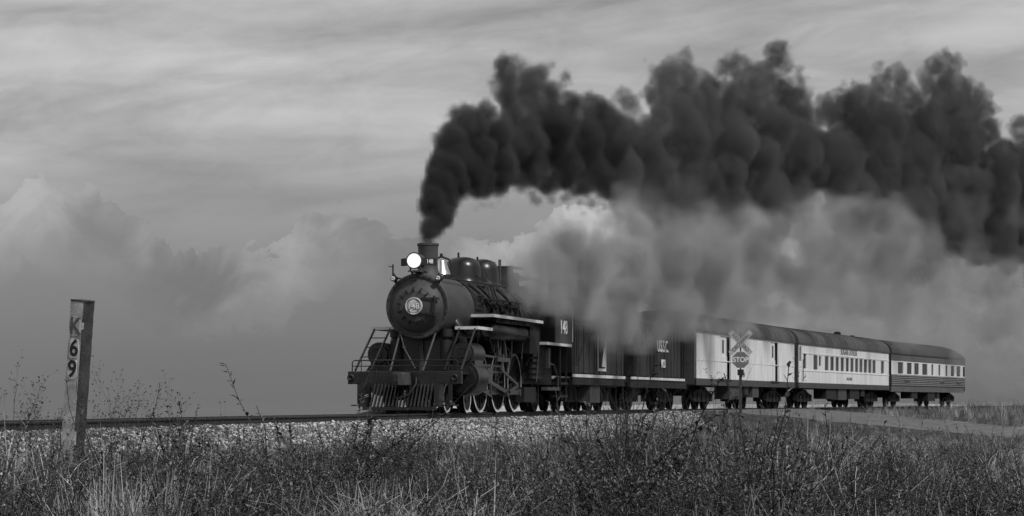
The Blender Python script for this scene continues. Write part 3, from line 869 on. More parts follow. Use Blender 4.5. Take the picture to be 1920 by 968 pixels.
for sgn in (-1, 1):
    MB().box(0, TL - .05, min(sgn * 1.49, sgn * 1.53), max(sgn * 1.49, sgn * 1.53), 1.10, 1.20).build("white_stripe", M_trim, tender)
    MB().box(.05, TL - .1, min(sgn * 1.38, sgn * 1.50), max(sgn * 1.38, sgn * 1.50), .86, 1.098).build("side_sill", M_dull, tender)
    MB().box(.10, TL - .12, sgn * 1.483 - .012, sgn * 1.483 + .012, 2.80, 2.87).build("tank_ledge", M_blk, tender)
    for x in (.35, .95, 1.7, 2.5, 3.3, 4.1, 5.0, 5.9, 6.8, 7.6):
        st = MB().box(x - .03, x + .03, sgn * 1.485 - .012, sgn * 1.485 + .012, 1.23, 2.80).build("seam_strip", M_tend, tender)
    y0, y1 = sorted((sgn * 1.50, sgn * 1.535))
    m = MB(); m.box(3.65, 3.70, y0, y1, 1.38, 2.50); m.box(4.85, 4.90, y0, y1, 1.38, 2.50); m.box(3.65, 4.90, y0, y1, 1.33, 1.42)
    lad = m.build("white_step_frame", M_trim, tender)
    MB().box(3.70, 4.85, sgn * 1.492 - .006, sgn * 1.492 + .006, 1.42, 2.5).build("dark_recess", M_dull, lad)
    ys0 = sgn * 1.502
    MB().prism([(4.32, 1.48), (4.80, 1.48), (4.80, 2.12), (4.68, 2.12)], min(ys0, ys0 + sgn * .01), max(ys0, ys0 + sgn * .01), 'xz').build("painted_reflection", M_plate, lad)  # pale wedge imitates a reflection inside the frame
    MB().tube([(.35, sgn * 1.56, 1.45), (.35, sgn * 1.56, 2.75)], .02).build("grab_rail", M_sbox, tender)
    MB().bar((.75, sgn * 1.51, 1.5), (2.1, sgn * 1.51, 2.55), .02).build("brace_rod", M_dull, tender)
MB().box(.1, TL - .1, -1.2, 1.2, .80, 1.05).build("underframe", M_dull, tender)
MB().box(2.9, 4.4, -1.42, -1.05, .28, .84).build("tool_box", M_sbox, tender)
MB().tube([(.30, -1.42, 2.9), (.30, -1.42, 3.75)], .03).tube([(.30, -1.42, 3.75), (.30, -1.30, 3.80)], .05).build("lamp_post", M_dull, tender)
truck(tender, 1.75, 2, 1.8, .43); truck(tender, 6.2, 2, 1.8, .43)

# ---- water tender -------------------------------------------------------------------------------
aux = vehicle("water_tender", 23.3, 33.45, "dark ribbed water tender lettered U.S.S.C. half veiled in steam", "tender")
AL = 10.15
abody = MB().box(.75, AL - 1.25, -1.46, 1.46, 1.22, 3.25).build("tank", M_tend, aux, bevel=.04)
MB().box(.0, AL - .1, -1.3, 1.3, .85, 1.18).build("deck", M_dull, aux)
for sgn in (-1, 1):
    MB().box(-.02, AL - .6, min(sgn * 1.49, sgn * 1.53), max(sgn * 1.49, sgn * 1.53), 1.11, 1.20).build("white_stripe", M_trim, aux)
    MB().box(.0, AL - .1, min(sgn * 1.36, sgn * 1.48), max(sgn * 1.36, sgn * 1.48), .82, 1.10).build("side_sill", M_dull, aux)
    for k in range(13):
        x = 1.0 + k * .62
        MB().prism([(x - .16, sgn * 1.455), (x + .16, sgn * 1.455), (x + .10, sgn * 1.52), (x - .10, sgn * 1.52)], 1.24, 3.2, 'xy').build("tank_rib", M_tend, aux)
    m = MB()
    for x in (9.15, 9.55, 9.95): m.tube([(x, sgn * 1.40, 1.18), (x, sgn * 1.40, 3.0)], .03)
    m.build("end_ladder", M_dull, aux)
MB().lathe([(3.2, .5), (3.45, .5), (3.5, .3), (3.5, .0001)], c=(4.5, 0, 0), axis='z', n=20).build("filler_hatch", M_dull, aux)
side_text("lettering", "U.S.S.C.", .62, M_letter, aux, 5.35, -1.530, 2.36, 1.05, .006)
side_text("lettering", "MCB", .42, M_letter, aux, 5.45, -1.528, 1.72, .85, .01)
truck(aux, 1.9, 2, 1.8, .43); truck(aux, 8.0, 2, 1.8, .43)

M_fadeletter = mat('faded_lettering', .16, .7, var=.2, scale=8)
# ---- carriages ----------------------------------------------------------------------------------
EAVE, RIDGE, FLOOR = 3.18, 4.0, 1.25


def wall_with_holes(name, x0, x1, holes, z0, z1, y, th, material, parent):
    """side wall pieced round its openings; holes = [(xa, xb, za, zb)]"""
    m = MB(); hs = sorted(holes)
    y0, y1 = sorted((y, y + th))
    cur = x0
    for xa, xb, za, zb in hs:
        if xa > cur: m.box(cur, xa, y0, y1, z0, z1)
        if za > z0: m.box(xa, xb, y0, y1, z0, za)
        if zb < z1: m.box(xa, xb, y0, y1, zb, z1)
        cur = xb
    m.box(cur, x1, y0, y1, z0, z1)
    bmesh.ops.remove_doubles(m.bm, verts=m.bm.verts, dist=1e-4)
    return m.build(name, material, parent)


def roof(parent, L, end_round=0.0, material=None, over=.06, seams=1.25):
    secs = []
    n = 14
    xs_ = [0.0, .25, L - .25, L] if not end_round else [0.0, .25] + [L - end_round + end_round * t for t in (0, .25, .45, .62, .76, .87, .95, 1.0)]
    b = MB()
    for x in xs_:
        t = max(0.0, (x - (L - end_round)) / end_round) if end_round else 0
        h = (RIDGE - EAVE) * math.sqrt(max(.02, 1 - (t * .985) ** 2.4))
        ring = []
        for k in range(n + 1):
            a = math.pi * k / n
            ring.append(b.bm.verts.new((x, -math.cos(a) * (1.52 + over * .3), EAVE + h * math.sin(a) ** .8)))
        secs.append(ring)
    for a, c in zip(secs, secs[1:]):
        for k in range(n):
            f = b.bm.faces.new((a[k], a[k + 1], c[k + 1], c[k])); f.smooth = True
    b.bm.faces.new(secs[0]); b.bm.faces.new(secs[-1][::-1])
    r_ = b.build("roof", material or M_roof, parent)
    if seams:
        x = .8
        while x < L - max(.4, end_round):
            m = MB(); pts_ = []
            for k in range(n + 1):
                a = math.pi * k / n
                pts_.append((x, -math.cos(a) * 1.535, EAVE + .006 + (RIDGE - EAVE + .004) * math.sin(a) ** .8))
            m.tube(pts_, .013, 5); m.build("roof_seam", material or M_roof, r_)
            x += seams
    for sgn in (-1, 1):
        MB().box(0, L - end_round * .3, min(sgn * 1.5, sgn * 1.56), max(sgn * 1.5, sgn * 1.56), EAVE - .05, EAVE + .02).build("gutter", material or M_roof, r_)
    return r_


def window(parent, x0, x1, z0, z1, y, frame=.03, material=None, blind=0.0):
    """recessed sash with its pane; y is the outer wall face"""
    i = -1 if y > 0 else 1
    ya, yb = y + i * .05, y + i * .09
    lo, hi = min(ya, yb), max(ya, yb)
    m = MB(); m.box(x0, x0 + frame, lo, hi, z0, z1); m.box(x1 - frame, x1, lo, hi, z0, z1); m.box(x0 + frame, x1 - frame, lo, hi, z0, z0 + frame); m.box(x0 + frame, x1 - frame, lo, hi, z1 - frame, z1)
    w = m.build("window", material or M_wood, parent)
    MB().box(x0 + frame, x1 - frame, min(y + i * .07, y + i * .08), max(y + i * .07, y + i * .08), z0 + frame, z1 - frame).build("pane", M_glass, w)
    if blind:
        MB().box(x0 + frame, x1 - frame - (x1 - x0) * .3, min(y + i * .095, y + i * .10), max(y + i * .095, y + i * .10), z0 + frame, z1 - frame).build("blind", M_wood, w)
    return w


def carriage_common(c, L, trucks, wb, axles):
    MB().box(.15, L - .15, -1.38, 1.38, 1.02, 1.30).build("floor_frame", M_under, c)
    MB().box(.12, L - .12, -1.36, 1.36, 1.32, EAVE - .02).build("interior", M_under, c)
    for x0, x1 in ((.0, .1), (L - .1, L)):
        MB().box(x0, x1, -1.5, 1.5, 1.0, EAVE).build("end_wall", M_sill, c)
    for x, d in ((0, -1), (L, 1)):
        MB().box(min(x, x + d * .42), max(x, x + d * .42), -.55, .55, 1.0, 3.3).build("diaphragm", M_under, c)
        MB().box(min(x, x + d * .5), max(x, x + d * .5), -.15, .15, .70, .95).build("coupler", M_under, c)
    for s in trucks: truck(c, s, axles, wb)


def under_boxes(c, items):
    for x0, x1, z0, m_ in items:
        MB().box(x0, x1, -1.42, -.75, z0, 1.0).build("equipment_box", m_, c)


# baggage car
bag = vehicle("baggage_car", 35.2, 57.2, "white baggage car with sliding doors behind the stop sign", "carriage")
L = 22.0
doors = [(4.7, 6.85), (15.85, 17.8)]
for sgn in (-1, 1):
    wall_with_holes("side_wall", 0, L, [(a, b, FLOOR, 3.05) for a, b in doors], FLOOR, EAVE, sgn * 1.5, -sgn * .06, M_carw, bag)
    MB().box(0, L, min(sgn * 1.44, sgn * 1.515), max(sgn * 1.44, sgn * 1.515), .98, FLOOR).build("sill_band", M_sill, bag)
    MB().box(0, L, min(sgn * 1.501, sgn * 1.512), max(sgn * 1.501, sgn * 1.512), 1.98, 2.02).build("belt_rail", M_carw, bag)
    for x in [k * 1.05 + .5 for k in range(21)]:
        if any(a - .1 < x < b + .1 for a, b in doors): continue
        MB().box(x - .015, x + .015, sgn * 1.503 - .006, sgn * 1.503 + .006, FLOOR + .02, EAVE - .06).build("panel_seam", M_carw, bag)
    y = sgn * 1.42; y0, y1 = sorted((y, y + sgn * .04))
    for a, b in doors:
        d = MB(); d.box(a, b - .72, y0, y1, FLOOR, 3.04)
        dr = d.build("sliding_door", M_carw, bag)
        MB().box(a + .05, b - .76, min(sgn * 1.455, sgn * 1.49), max(sgn * 1.455, sgn * 1.49), FLOOR + .02, 2.22).build("door_panel", M_carw, dr)
        MB().box(a + .55, a + .85, sgn * 1.466 - .008, sgn * 1.466 + .008, 2.35, 2.9).build("pane", M_glass, dr)
        MB().box(a, b, min(sgn * 1.45, sgn * 1.56), max(sgn * 1.45, sgn * 1.56), FLOOR - .06, FLOOR - .01).build("door_step", M_dull, dr)
side_text("lettering", "NO. 50", .26, M_fadeletter, bag, 9.4, -1.508, 1.48, 1.0, .004)
roof(bag, L)
carriage_common(bag, L, (3.2, L - 3.2), 1.65, 3)
under_boxes(bag, [(7.0, 9.2, .42, M_sbox), (10.2, 11.0, .6, M_under), (12.0, 13.4, .5, M_sbox)])

# coach
coach = vehicle("passenger_coach", 58.2, 83.2, "white passenger coach with a long row of dark windows and a dark sill", "carriage")
L = 25.0
O = 58.2
win = [(61.82, 62.86)] + [(64.65, 65.63), (66.05, 67.04), (67.43, 68.37), (68.8, 69.75), (70.18, 71.11), (71.48, 72.43), (72.81, 73.76), (74.05, 75.04), (75.34, 76.39), (76.69, 77.69), (77.97, 78.94)] + [(80.61, 81.67)]
holes = [(a - O, b - O, 1.92, 2.64) for a, b in win]
holes.append((63.15 - O, 63.75 - O, 2.12, 2.62))
holes.append((59.4 - O, 60.1 - O, 1.95, 2.70)); holes.append((58.45 - O, 58.95 - O, 2.30, 3.02))
for sgn in (-1, 1):
    wall_with_holes("side_wall", 0, L, holes, FLOOR, EAVE, sgn * 1.5, -sgn * .06, M_carw, coach)
    MB().box(0, L, min(sgn * 1.44, sgn * 1.515), max(sgn * 1.44, sgn * 1.515), .98, FLOOR).build("sill_band", M_sill, coach)
    for z in (1.84, 2.70): MB().box(.9, L, min(sgn * 1.501, sgn * 1.52), max(sgn * 1.501, sgn * 1.52), z - .02, z + .02).build("belt_rail", M_carw, coach)
    for h_ in holes: window(coach, *h_, sgn * 1.5, .035, M_wood, 0)
    MB().tube([(.95, sgn * 1.54, 1.3), (.95, sgn * 1.54, 2.4)], .02).build("grab_rail", M_sill, coach)
side_text("lettering", "SUGAR EXPRESS", .42, M_fadeletter, coach, 71.05 - O, -1.508, 2.93, 1.5, .004)
side_text("lettering", "NO. 50013", .20, M_fadeletter, coach, 71.2 - O, -1.508, 1.52, 1.6, .006)
rf = roof(coach, L)
MB().lathe([(3.98, .20), (4.10, .20), (4.16, .12), (4.17, .0001)], c=(16.2, -.2, 0), axis='z', n=14).build("roof_vent", M_dull, rf)
MB().lathe([(3.98, .12), (4.06, .12), (4.07, .0001)], c=(20.5, -.2, 0), axis='z', n=12).build("roof_vent", M_dull, rf)
MB().box(.6, 1.5, -1.15, -.75, 3.62, 3.74).build("roof_hatch", M_dull, rf)
carriage_common(coach, L, (3.3, L - 3.3), 1.65, 3)
under_boxes(coach, [(7.2, 9.8, .45, M_under), (10.4, 12.6, .40, M_sbox), (13.6, 16.2, .45, M_under), (16.8, 17.8, .6, M_under)])

# fluted end car
obs = vehicle("observation_car", 83.95, 107.5, "fluted observation car with a rounded roof end, last of the train", "carriage")
L = 23.55
O = 83.95
win = [(85.8, 87.37), (88.43, 89.83), (90.62, 92.03), (93.06, 94.66), (95.96, 96.6), (98.23, 98.91), (100.62, 101.31), (102.45, 103.67), (104.47, 105.84), (106.72, 107.4)]
holes = [(a - O, b - O, 1.97, 2.66) for a, b in win]
for sgn in (-1, 1):
    wall_with_holes("side_wall", 0, L, holes, 1.92, 2.72, sgn * 1.5, -sgn * .06, M_carw, obs)
    MB().box(0, L, min(sgn * 1.43, sgn * 1.505), max(sgn * 1.43, sgn * 1.505), 2.723, EAVE).build("letter_board", M_bandgrey, obs)
    MB().box(0, L, min(sgn * 1.43, sgn * 1.49), max(sgn * 1.43, sgn * 1.49), 1.22, 1.917).build("lower_side", M_sill, obs)
    for k in range(6):
        z = 1.30 + k * .112
        MB().prism([(sgn * 1.49, z - .045), (sgn * 1.525, z - .03), (sgn * 1.535, z), (sgn * 1.525, z + .03), (sgn * 1.49, z + .045)], 0, L, 'yz').build("flute", M_flute, obs)
    for x in (4.3, 15.2, 20.9): MB().box(x - .5, x + .9, sgn * 1.53 - .02, sgn * 1.53 + .025, 1.46, 1.60).build("vent_plate", M_sill, obs)
    MB().box(0, L - .4, min(sgn * 1.40, sgn * 1.50), max(sgn * 1.40, sgn * 1.50), .90, 1.215).build("skirt", M_bandgrey, obs)
    for h_ in holes: window(obs, *h_, sgn * 1.5, .04, M_wood)
rf = roof(obs, L, 4.2, mat("end_car_roof", .062, .6, var=.2, scale=1.5), seams=0)
MB().box(.7, 1.3, -1.3, -.9, 3.5, 3.72).build("roof_hatch", M_dull, rf)
carriage_common(obs, L, (3.0, L - 3.0), 2.2, 2)
under_boxes(obs, [(6.2, 8.0, .5, M_under), (11.2, 13.6, .35, M_under), (14.2, 15.0, .5, M_under)])

# ------------------------------------------------------------------ kilometre post
M_conc = mat("old_concrete", .43, .9, var=.38, scale=5, bump=.22, bscale=45)
M_concd = mat("shade_toned_concrete", .045, .92, var=.45, scale=6, bump=.6, bscale=30)  # dark tone paints shade onto the post's right side; the cap shares it
M_ink = mat("black_paint", .012, .6)
M_fade = mat("faded_paint", .10, .8, var=.3, scale=14)
M_flake = mat("flaking_white_paint", .55, .8, var=.3, scale=18)
pb = at(131, 905, 32.0); pb.z = float(ground_z(pb.x, pb.y)) - .05
post = empty("kilometre_post", pb)
post.rotation_euler = (R(2.0), R(6.3), R(-27))
tag(post, "leaning concrete post marked K 69 standing in the weeds", "marker post")
PH = 2.63 - pb.z; HW = .115
m = MB()
c_ = .018
poly = [(-HW + c_, -HW), (HW - c_, -HW), (HW, -HW + c_), (HW, HW - c_), (HW - c_, HW), (-HW + c_, HW), (-HW, HW - c_), (-HW, -HW + c_)]
rgp = random.Random(4); prev = None
for k in range(29):
    z = (PH - .02) * k / 28; ring = []
    for (qx, qy) in poly:
        j = .0035 if k else 0
        chip = .014 * (rgp.random() < .10)
        f_ = 1 - chip / HW
        ring.append(m.bm.verts.new((qx * f_ + rgp.uniform(-j, j), qy * f_ + rgp.uniform(-j, j), z)))
    if prev:
        for q in range(8): m.bm.faces.new((prev[q], prev[(q + 1) % 8], ring[(q + 1) % 8], ring[q]))
    else: m.bm.faces.new(ring[::-1])
    prev = ring
m.bm.faces.new(prev)
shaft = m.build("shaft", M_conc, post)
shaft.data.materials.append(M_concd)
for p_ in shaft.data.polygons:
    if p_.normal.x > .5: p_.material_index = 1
MB().prism([(p[0] * 1.03, p[1] * 1.03) for p in poly], PH - .02, PH, 'xy').build("cap", M_concd, post)
FR = Matrix.Rotation(R(90), 4, 'X')
for ch, z, mm, jit in (("K", PH - .34, M_fade, 0), ("6", PH - .62, M_ink, .004), ("9", PH - .89, M_ink, -.004)):
    rg = random.Random(ord(ch)); pts_ = []
    for k in range(14):
        a = 2 * math.pi * k / 14
        ca, sa = math.cos(a), math.sin(a)
        pts_.append((.078 * math.copysign(abs(ca) ** .4, ca) * rg.uniform(.82, 1.0), z + .13 * math.copysign(abs(sa) ** .4, sa) * rg.uniform(.86, 1.0)))
    MB().prism(pts_, -HW - .008, -HW + .01, 'xz').build("paint_patch", M_flake if ch != "K" else mat("worn_patch", .36, .9, var=.4, scale=16), post)
    text("numeral" if ch != "K" else "letter", ch, .30, mm, post, Matrix.Translation((jit, -HW - .0095, z)) @ FR, .003, .92, .006)

# ------------------------------------------------------------------ stop sign with crossbuck
M_galv = mat("sign_post_steel", .05, .7, var=.4, scale=8)
M_red = mat("stop_sign_face", .17, .5, var=.12, scale=6)
M_signw = mat("sign_white", .45, .5, var=.15, scale=5)
M_signb = mat("sign_back", .55, .5)
sp = at(1388.5, 765, 96.5); sp.z = float(ground_z(sp.x, sp.y)) - .05
sign = empty("stop_sign", sp, R(-2)); tag(sign, "octagonal STOP sign under a railroad crossbuck on one post", "sign")
zof = lambda py: CAM_Z + (753 - py) / 4680 * 96.5 - sp.z
MB().box(-.055, .055, -.04, .04, 0, zof(700)).box(-.03, .03, -.03, .03, zof(700) - .01, zof(622)).build("post", M_galv, sign)
MB().box(-.12, .12, -.09, .0, zof(704), zof(693)).build("bracket", M_dull, sign)
oz = zof(675); rad = .345
octp = [(rad * math.cos(R(22.5 + 45 * k)), oz + rad * math.sin(R(22.5 + 45 * k))) for k in range(8)]
plate = MB().prism(octp, -.062, -.056, 'xz').build("stop_plate", M_signw, sign)
MB().prism([(x * .94, oz + (z - oz) * .94) for x, z in octp], -.066, -.0625, 'xz').build("stop_face", M_red, plate)
text("lettering", "STOP", .27, M_letter, plate, Matrix.Translation((0, -.068, oz)) @ FR, .002, .92, .006)
cz = zof(643)
for k, (ang_, word, off) in enumerate(((-47, "RAILROAD", -.034), (47, "CROSSING", -.045))):
    Mx = Matrix.Translation((0, off, cz)) @ Matrix.Rotation(R(-ang_), 4, 'Y')
    arm = MB().box(-.58, .58, -.005, .005, -.105, .105, Mx).build("crossbuck_arm", M_signw, sign)
    text("lettering", word, .185, M_ink, arm, Mx @ Matrix.Translation((0, -.007, 0)) @ FR, .002, 1.0, .002)

# ------------------------------------------------------------------ ballast and plants, scattered
def scatter_group(coll):
    g = bpy.data.node_groups.new("scatter", 'GeometryNodeTree')
    g.interface.new_socket("Geometry", in_out='INPUT', socket_type='NodeSocketGeometry')
    g.interface.new_socket("Geometry", in_out='OUTPUT', socket_type='NodeSocketGeometry')
    N = g.nodes.new; L = g.links.new
    gi, go = N("NodeGroupInput"), N("NodeGroupOutput")
    ci = N("GeometryNodeCollectionInfo"); ci.inputs["Collection"].default_value = coll
    ci.inputs["Separate Children"].default_value = True; ci.inputs["Reset Children"].default_value = True
    ip = N("GeometryNodeInstanceOnPoints"); ip.inputs["Pick Instance"].default_value = True

    def attr(nm, dt):
        a = N("GeometryNodeInputNamedAttribute"); a.data_type = dt; a.inputs["Name"].default_value = nm
        return a.outputs["Attribute"]
    mp = N("GeometryNodeMeshToPoints")
    L(gi.outputs[0], mp.inputs["Mesh"]); L(mp.outputs[0], ip.inputs["Points"]); L(ci.outputs[0], ip.inputs["Instance"])
    L(attr("pick", 'INT'), ip.inputs["Instance Index"]); L(attr("turn", 'FLOAT_VECTOR'), ip.inputs["Rotation"]); L(attr("size", 'FLOAT_VECTOR'), ip.inputs["Scale"])
    L(ip.outputs[0], go.inputs[0])
    return g


def scatter(name, pts_, turn, size, pick, kinds):
    coll = bpy.data.collections.new(name + "_kinds")
    for i, (me, mm) in enumerate(kinds):
        o = bpy.data.objects.new("%s_kind_%02d" % (name, i), me)
        if not me.materials: me.materials.append(mm)
        coll.objects.link(o)
    me = bpy.data.meshes.new(name); n = len(pts_)
    me.vertices.add(n); me.vertices.foreach_set("co", np.asarray(pts_, np.float32).ravel())
    a = me.attributes.new("turn", 'FLOAT_VECTOR', 'POINT'); a.data.foreach_set("vector", np.asarray(turn, np.float32).ravel())
    size = np.asarray(size, np.float32)
    if size.ndim == 1: size = np.repeat(size[:, None], 3, 1)
    a = me.attributes.new("size", 'FLOAT_VECTOR', 'POINT'); a.data.foreach_set("vector", size.ravel())
    a = me.attributes.new("pick", 'INT', 'POINT'); a.data.foreach_set("value", np.asarray(pick, np.int32))
    me.update()
    o = link_mesh(name, me); o["kind"] = "stuff"
    md = o.modifiers.new("scatter", 'NODES'); md.node_group = scatter_group(coll)
    return o


def tri_mesh(name, V, Fc, mi=None):
    me = bpy.data.meshes.new(name); me.from_pydata(V, [], Fc); me.update()
    if mi is not None: me.polygons.foreach_set("material_index", np.asarray(mi, np.int32))
    return me


def patch_noise(x, y, f=.35, ph=0.0):
    return (np.sin(x * f * 2.1 + ph + 1.7 * np.sin(y * f * 1.3 + ph)) + np.sin(y * f * 1.7 + 2.3 * np.sin(x * f * 1.1 + ph * 2)) + .6 * np.sin(x * f * 5.3 + y * f * 4.1 + ph)) / 2.6


# stones
stone_kinds = []
for i, alb in enumerate((.06, .11, .19, .30, .46, .66)):
    b = bmesh.new(); bmesh.ops.create_icosphere(b, subdivisions=1, radius=1)
    rr = random.Random(i)
    for v in b.verts: v.co = Vector((v.co.x * rr.uniform(.7, 1.2), v.co.y * rr.uniform(.6, 1.05), v.co.z * rr.uniform(.5, .85)))
    me = bpy.data.meshes.new("stone"); b.to_mesh(me); b.free()
    stone_kinds.append((me, mat("crushed_stone", alb, .9, var=.25, scale=3)))
n = 230000
s_ = rng.uniform(-36, 46, n); l_ = np.where(rng.random(n) < .86, .80 + rng.beta(1.15, 1.3, n) * 3.9, rng.uniform(-1.6, .8, n))
t_ = TT0 + TK * s_
px_ = TCX - TR * np.cos(t_) + l_ * np.cos(t_); py_ = TCY + TR * np.sin(t_) - l_ * np.sin(t_)
edge_ = 3.5 + .9 * patch_noise(px_, py_, .8) - .9 * smooth_step(4, 26, s_) - .5 * smooth_step(-17, -23, s_)
keep = (rng.random(n) < 1 - smooth_step(-.5, .7, l_ - edge_)) & (s_ < S_ROAD0 - 1.5) | ((l_ < .8) & (s_ < 33))
px_, py_, l_ = px_[keep], py_[keep], l_[keep]; n = len(px_)
sz = rng.uniform(.016, .036, n) * (1 + .5 * (rng.random(n) < .08))
pz_ = ground_z(px_, py_) + sz * rng.uniform(-.1, .7, n)
pk = rng.choice(6, n, p=[.20, .24, .22, .17, .11, .06])
pk = np.where(rng.random(n) < .5 * np.clip(patch_noise(px_, py_, 1.1, 3.0) + .1, 0, 1), np.minimum(pk, rng.integers(0, 3, n)), pk)
gravel = scatter("gravel", np.stack([px_, py_, pz_], 1), rng.uniform(0, 6.28, (n, 3)), sz, pk, stone_kinds)
tag(gravel, "pale crushed stone ballast banked against the rail", "gravel")

# plant kinds ------------------------------------------------------------------
M_leafd = mat("leaf_dark", .042, .75, var=.3, scale=3)
M_leafm = mat("leaf_mid", .105, .75, var=.3, scale=3)
M_leafl = mat("leaf_pale", .27, .8, var=.3, scale=3)
M_dry = mat("dry_grass", .40, .85, var=.3, scale=3)
M_dryl = mat("bleached_grass", .45, .85, var=.2, scale=3)
M_stem = mat("weed_stem", .035, .85, var=.3, scale=5)
M_twig = mat("dead_twig", .05, .9, var=.4, scale=6)
for q_, k_ in ((M_leafd, 1.9), (M_leafm, 2.0), (M_leafl, 1.7), (M_dry, 1.5), (M_dryl, 1.3)):
    # every plant a little lighter or darker than the next
    nt_ = q_.node_tree; b__ = nt_.nodes["Principled BSDF"]; src = b__.inputs["Base Color"].links[0].from_socket
    oi = nt_.nodes.new("ShaderNodeObjectInfo"); mr_ = nt_.nodes.new("ShaderNodeMapRange"); mr_.inputs["To Min"].default_value = .45; mr_.inputs["To Max"].default_value = k_
    nt_.links.new(oi.outputs["Random"], mr_.inputs[0])
    vm = nt_.nodes.new("ShaderNodeVectorMath"); vm.operation = 'SCALE'; nt_.links.new(src, vm.inputs[0]); nt_.links.new(mr_.outputs[0], vm.inputs["Scale"]); nt_.links.new(vm.outputs[0], b__.inputs["Base Color"])
M_flower = mat("white_petal", .75, .8)


def blade(V, Fc, base, az_, h, lean, w, seg=3, droop=1.0):
    d = Vector((math.cos(az_), math.sin(az_), 0)); sd_ = Vector((-d.y, d.x, 0))
    i0 = len(V)
    for k in range(seg + 1):
        t = k / seg
        p = Vector(base) + d * (lean * t ** (1.3 + droop * .5)) + Vector((0, 0, h * (t - .28 * droop * t ** 3 * (lean / max(h, .01)))))
        ww = w * (1 - t) ** .7 * .5 + .0006
        V += [tuple(p - sd_ * ww), tuple(p + sd_ * ww)]
    for k in range(seg):
        a = i0 + 2 * k; Fc.append((a, a + 1, a + 3, a + 2))


def leaf(V, Fc, p, d, ln, w, up=Vector((0, 0, 1))):
    d = d.normalized(); sd_ = d.cross(up)
    if sd_.length < .05: sd_ = d.cross(Vector((1, 0, 0)))
    sd_.normalize(); nrm = sd_.cross(d)
    i = len(V)
    V += [tuple(p), tuple(p + d * ln * .45 + sd_ * w * .5 + nrm * ln * .04), tuple(p + d * ln - nrm * ln * .12), tuple(p + d * ln * .45 - sd_ * w * .5 + nrm * ln * .04)]
    Fc.append((i, i + 1, i + 2, i + 3))


def stalk(V, Fc, a, b, r0, r1):
    d = (b - a).normalized(); u = d.cross(Vector((.3, .9, .1))).normalized(); v = u.cross(d)
    i = len(V)
    for p, r_ in ((a, r0), (b, r1)):
        for k in range(3):
            q = p + (u * math.cos(2.094 * k) + v * math.sin(2.094 * k)) * r_
            V.append(tuple(q))
    for k in range(3):
        Fc.append((i + k, i + (k + 1) % 3, i + 3 + (k + 1) % 3, i + 3 + k))


def rnd_dir(rg, zlo=-.2, zhi=1.0):
    a = rg.uniform(0, 6.283); z = rg.uniform(zlo, zhi); q = math.sqrt(max(0, 1 - z * z))
    return Vector((q * math.cos(a), q * math.sin(a), z))


def grass_kind(seed, n, h, w, spread):
    rg = random.Random(seed); V, Fc = [], []
    for _ in range(n):
        a = rg.uniform(0, 6.283); hh = h * rg.uniform(.45, 1.1)
        blade(V, Fc, (rg.uniform(-1, 1) * spread, rg.uniform(-1, 1) * spread, -.02), a, hh, hh * rg.uniform(.1, .75), w * rg.uniform(.7, 1.3), 3)
    return tri_mesh("grass_tuft", V, Fc)


def weed_kind(seed, stems, h, leaves, ll, lw, flowers=0):
    rg = random.Random(seed); V, Fc, mi = [], [], []
    for _ in range(stems):
        p = Vector((rg.uniform(-.10, .10), rg.uniform(-.10, .10), -.02)); d = rnd_dir(rg, .55, 1.0); hh = h * rg.uniform(.5, 1.1)
        for k in range(5):
            d = (d + rnd_dir(rg, -.3, .8) * .28).normalized(); q = p + d * hh / 5
            f0 = len(Fc); stalk(V, Fc, p, q, .0035 * (1 - k / 7), .003 * (1 - k / 7)); mi += [0] * (len(Fc) - f0)
            for _ in range(leaves):
                t = rg.random(); f0 = len(Fc)
                leaf(V, Fc, p.lerp(q, t), (rnd_dir(rg, -.4, .8) + d * .4), ll * rg.uniform(.5, 1.2), lw * rg.uniform(.6, 1.2)); mi += [1] * (len(Fc) - f0)
            p = q
        for _ in range(flowers):
            for k in range(4):
                f0 = len(Fc); leaf(V, Fc, p, rnd_dir(rg, -.1, 1), .010, .009); mi += [2] * (len(Fc) - f0)
            p = p + rnd_dir(rg, -.3, .3) * .05
    return tri_mesh("weed", V, Fc, mi)


def tangle_kind(seed, n, ln):
    rg = random.Random(seed); V, Fc = [], []
    for _ in range(n):
        p = Vector((rg.uniform(-.14, .14), rg.uniform(-.14, .14), 0)); d = rnd_dir(rg, .3, 1)
        for k in range(5):
            q = p + d * ln / 5
            stalk(V, Fc, p, q, .0014, .0012); p = q
            d = (d + rnd_dir(rg, -.9, .25) * .55).normalized()
            if rg.random() < .5: leaf(V, Fc, p, rnd_dir(rg, -.3, .9), .030, .006)
    return tri_mesh("tangle", V, Fc)


def with_mats(me, *ms):
    for q in ms: me.materials.append(q)
    return (me, None)


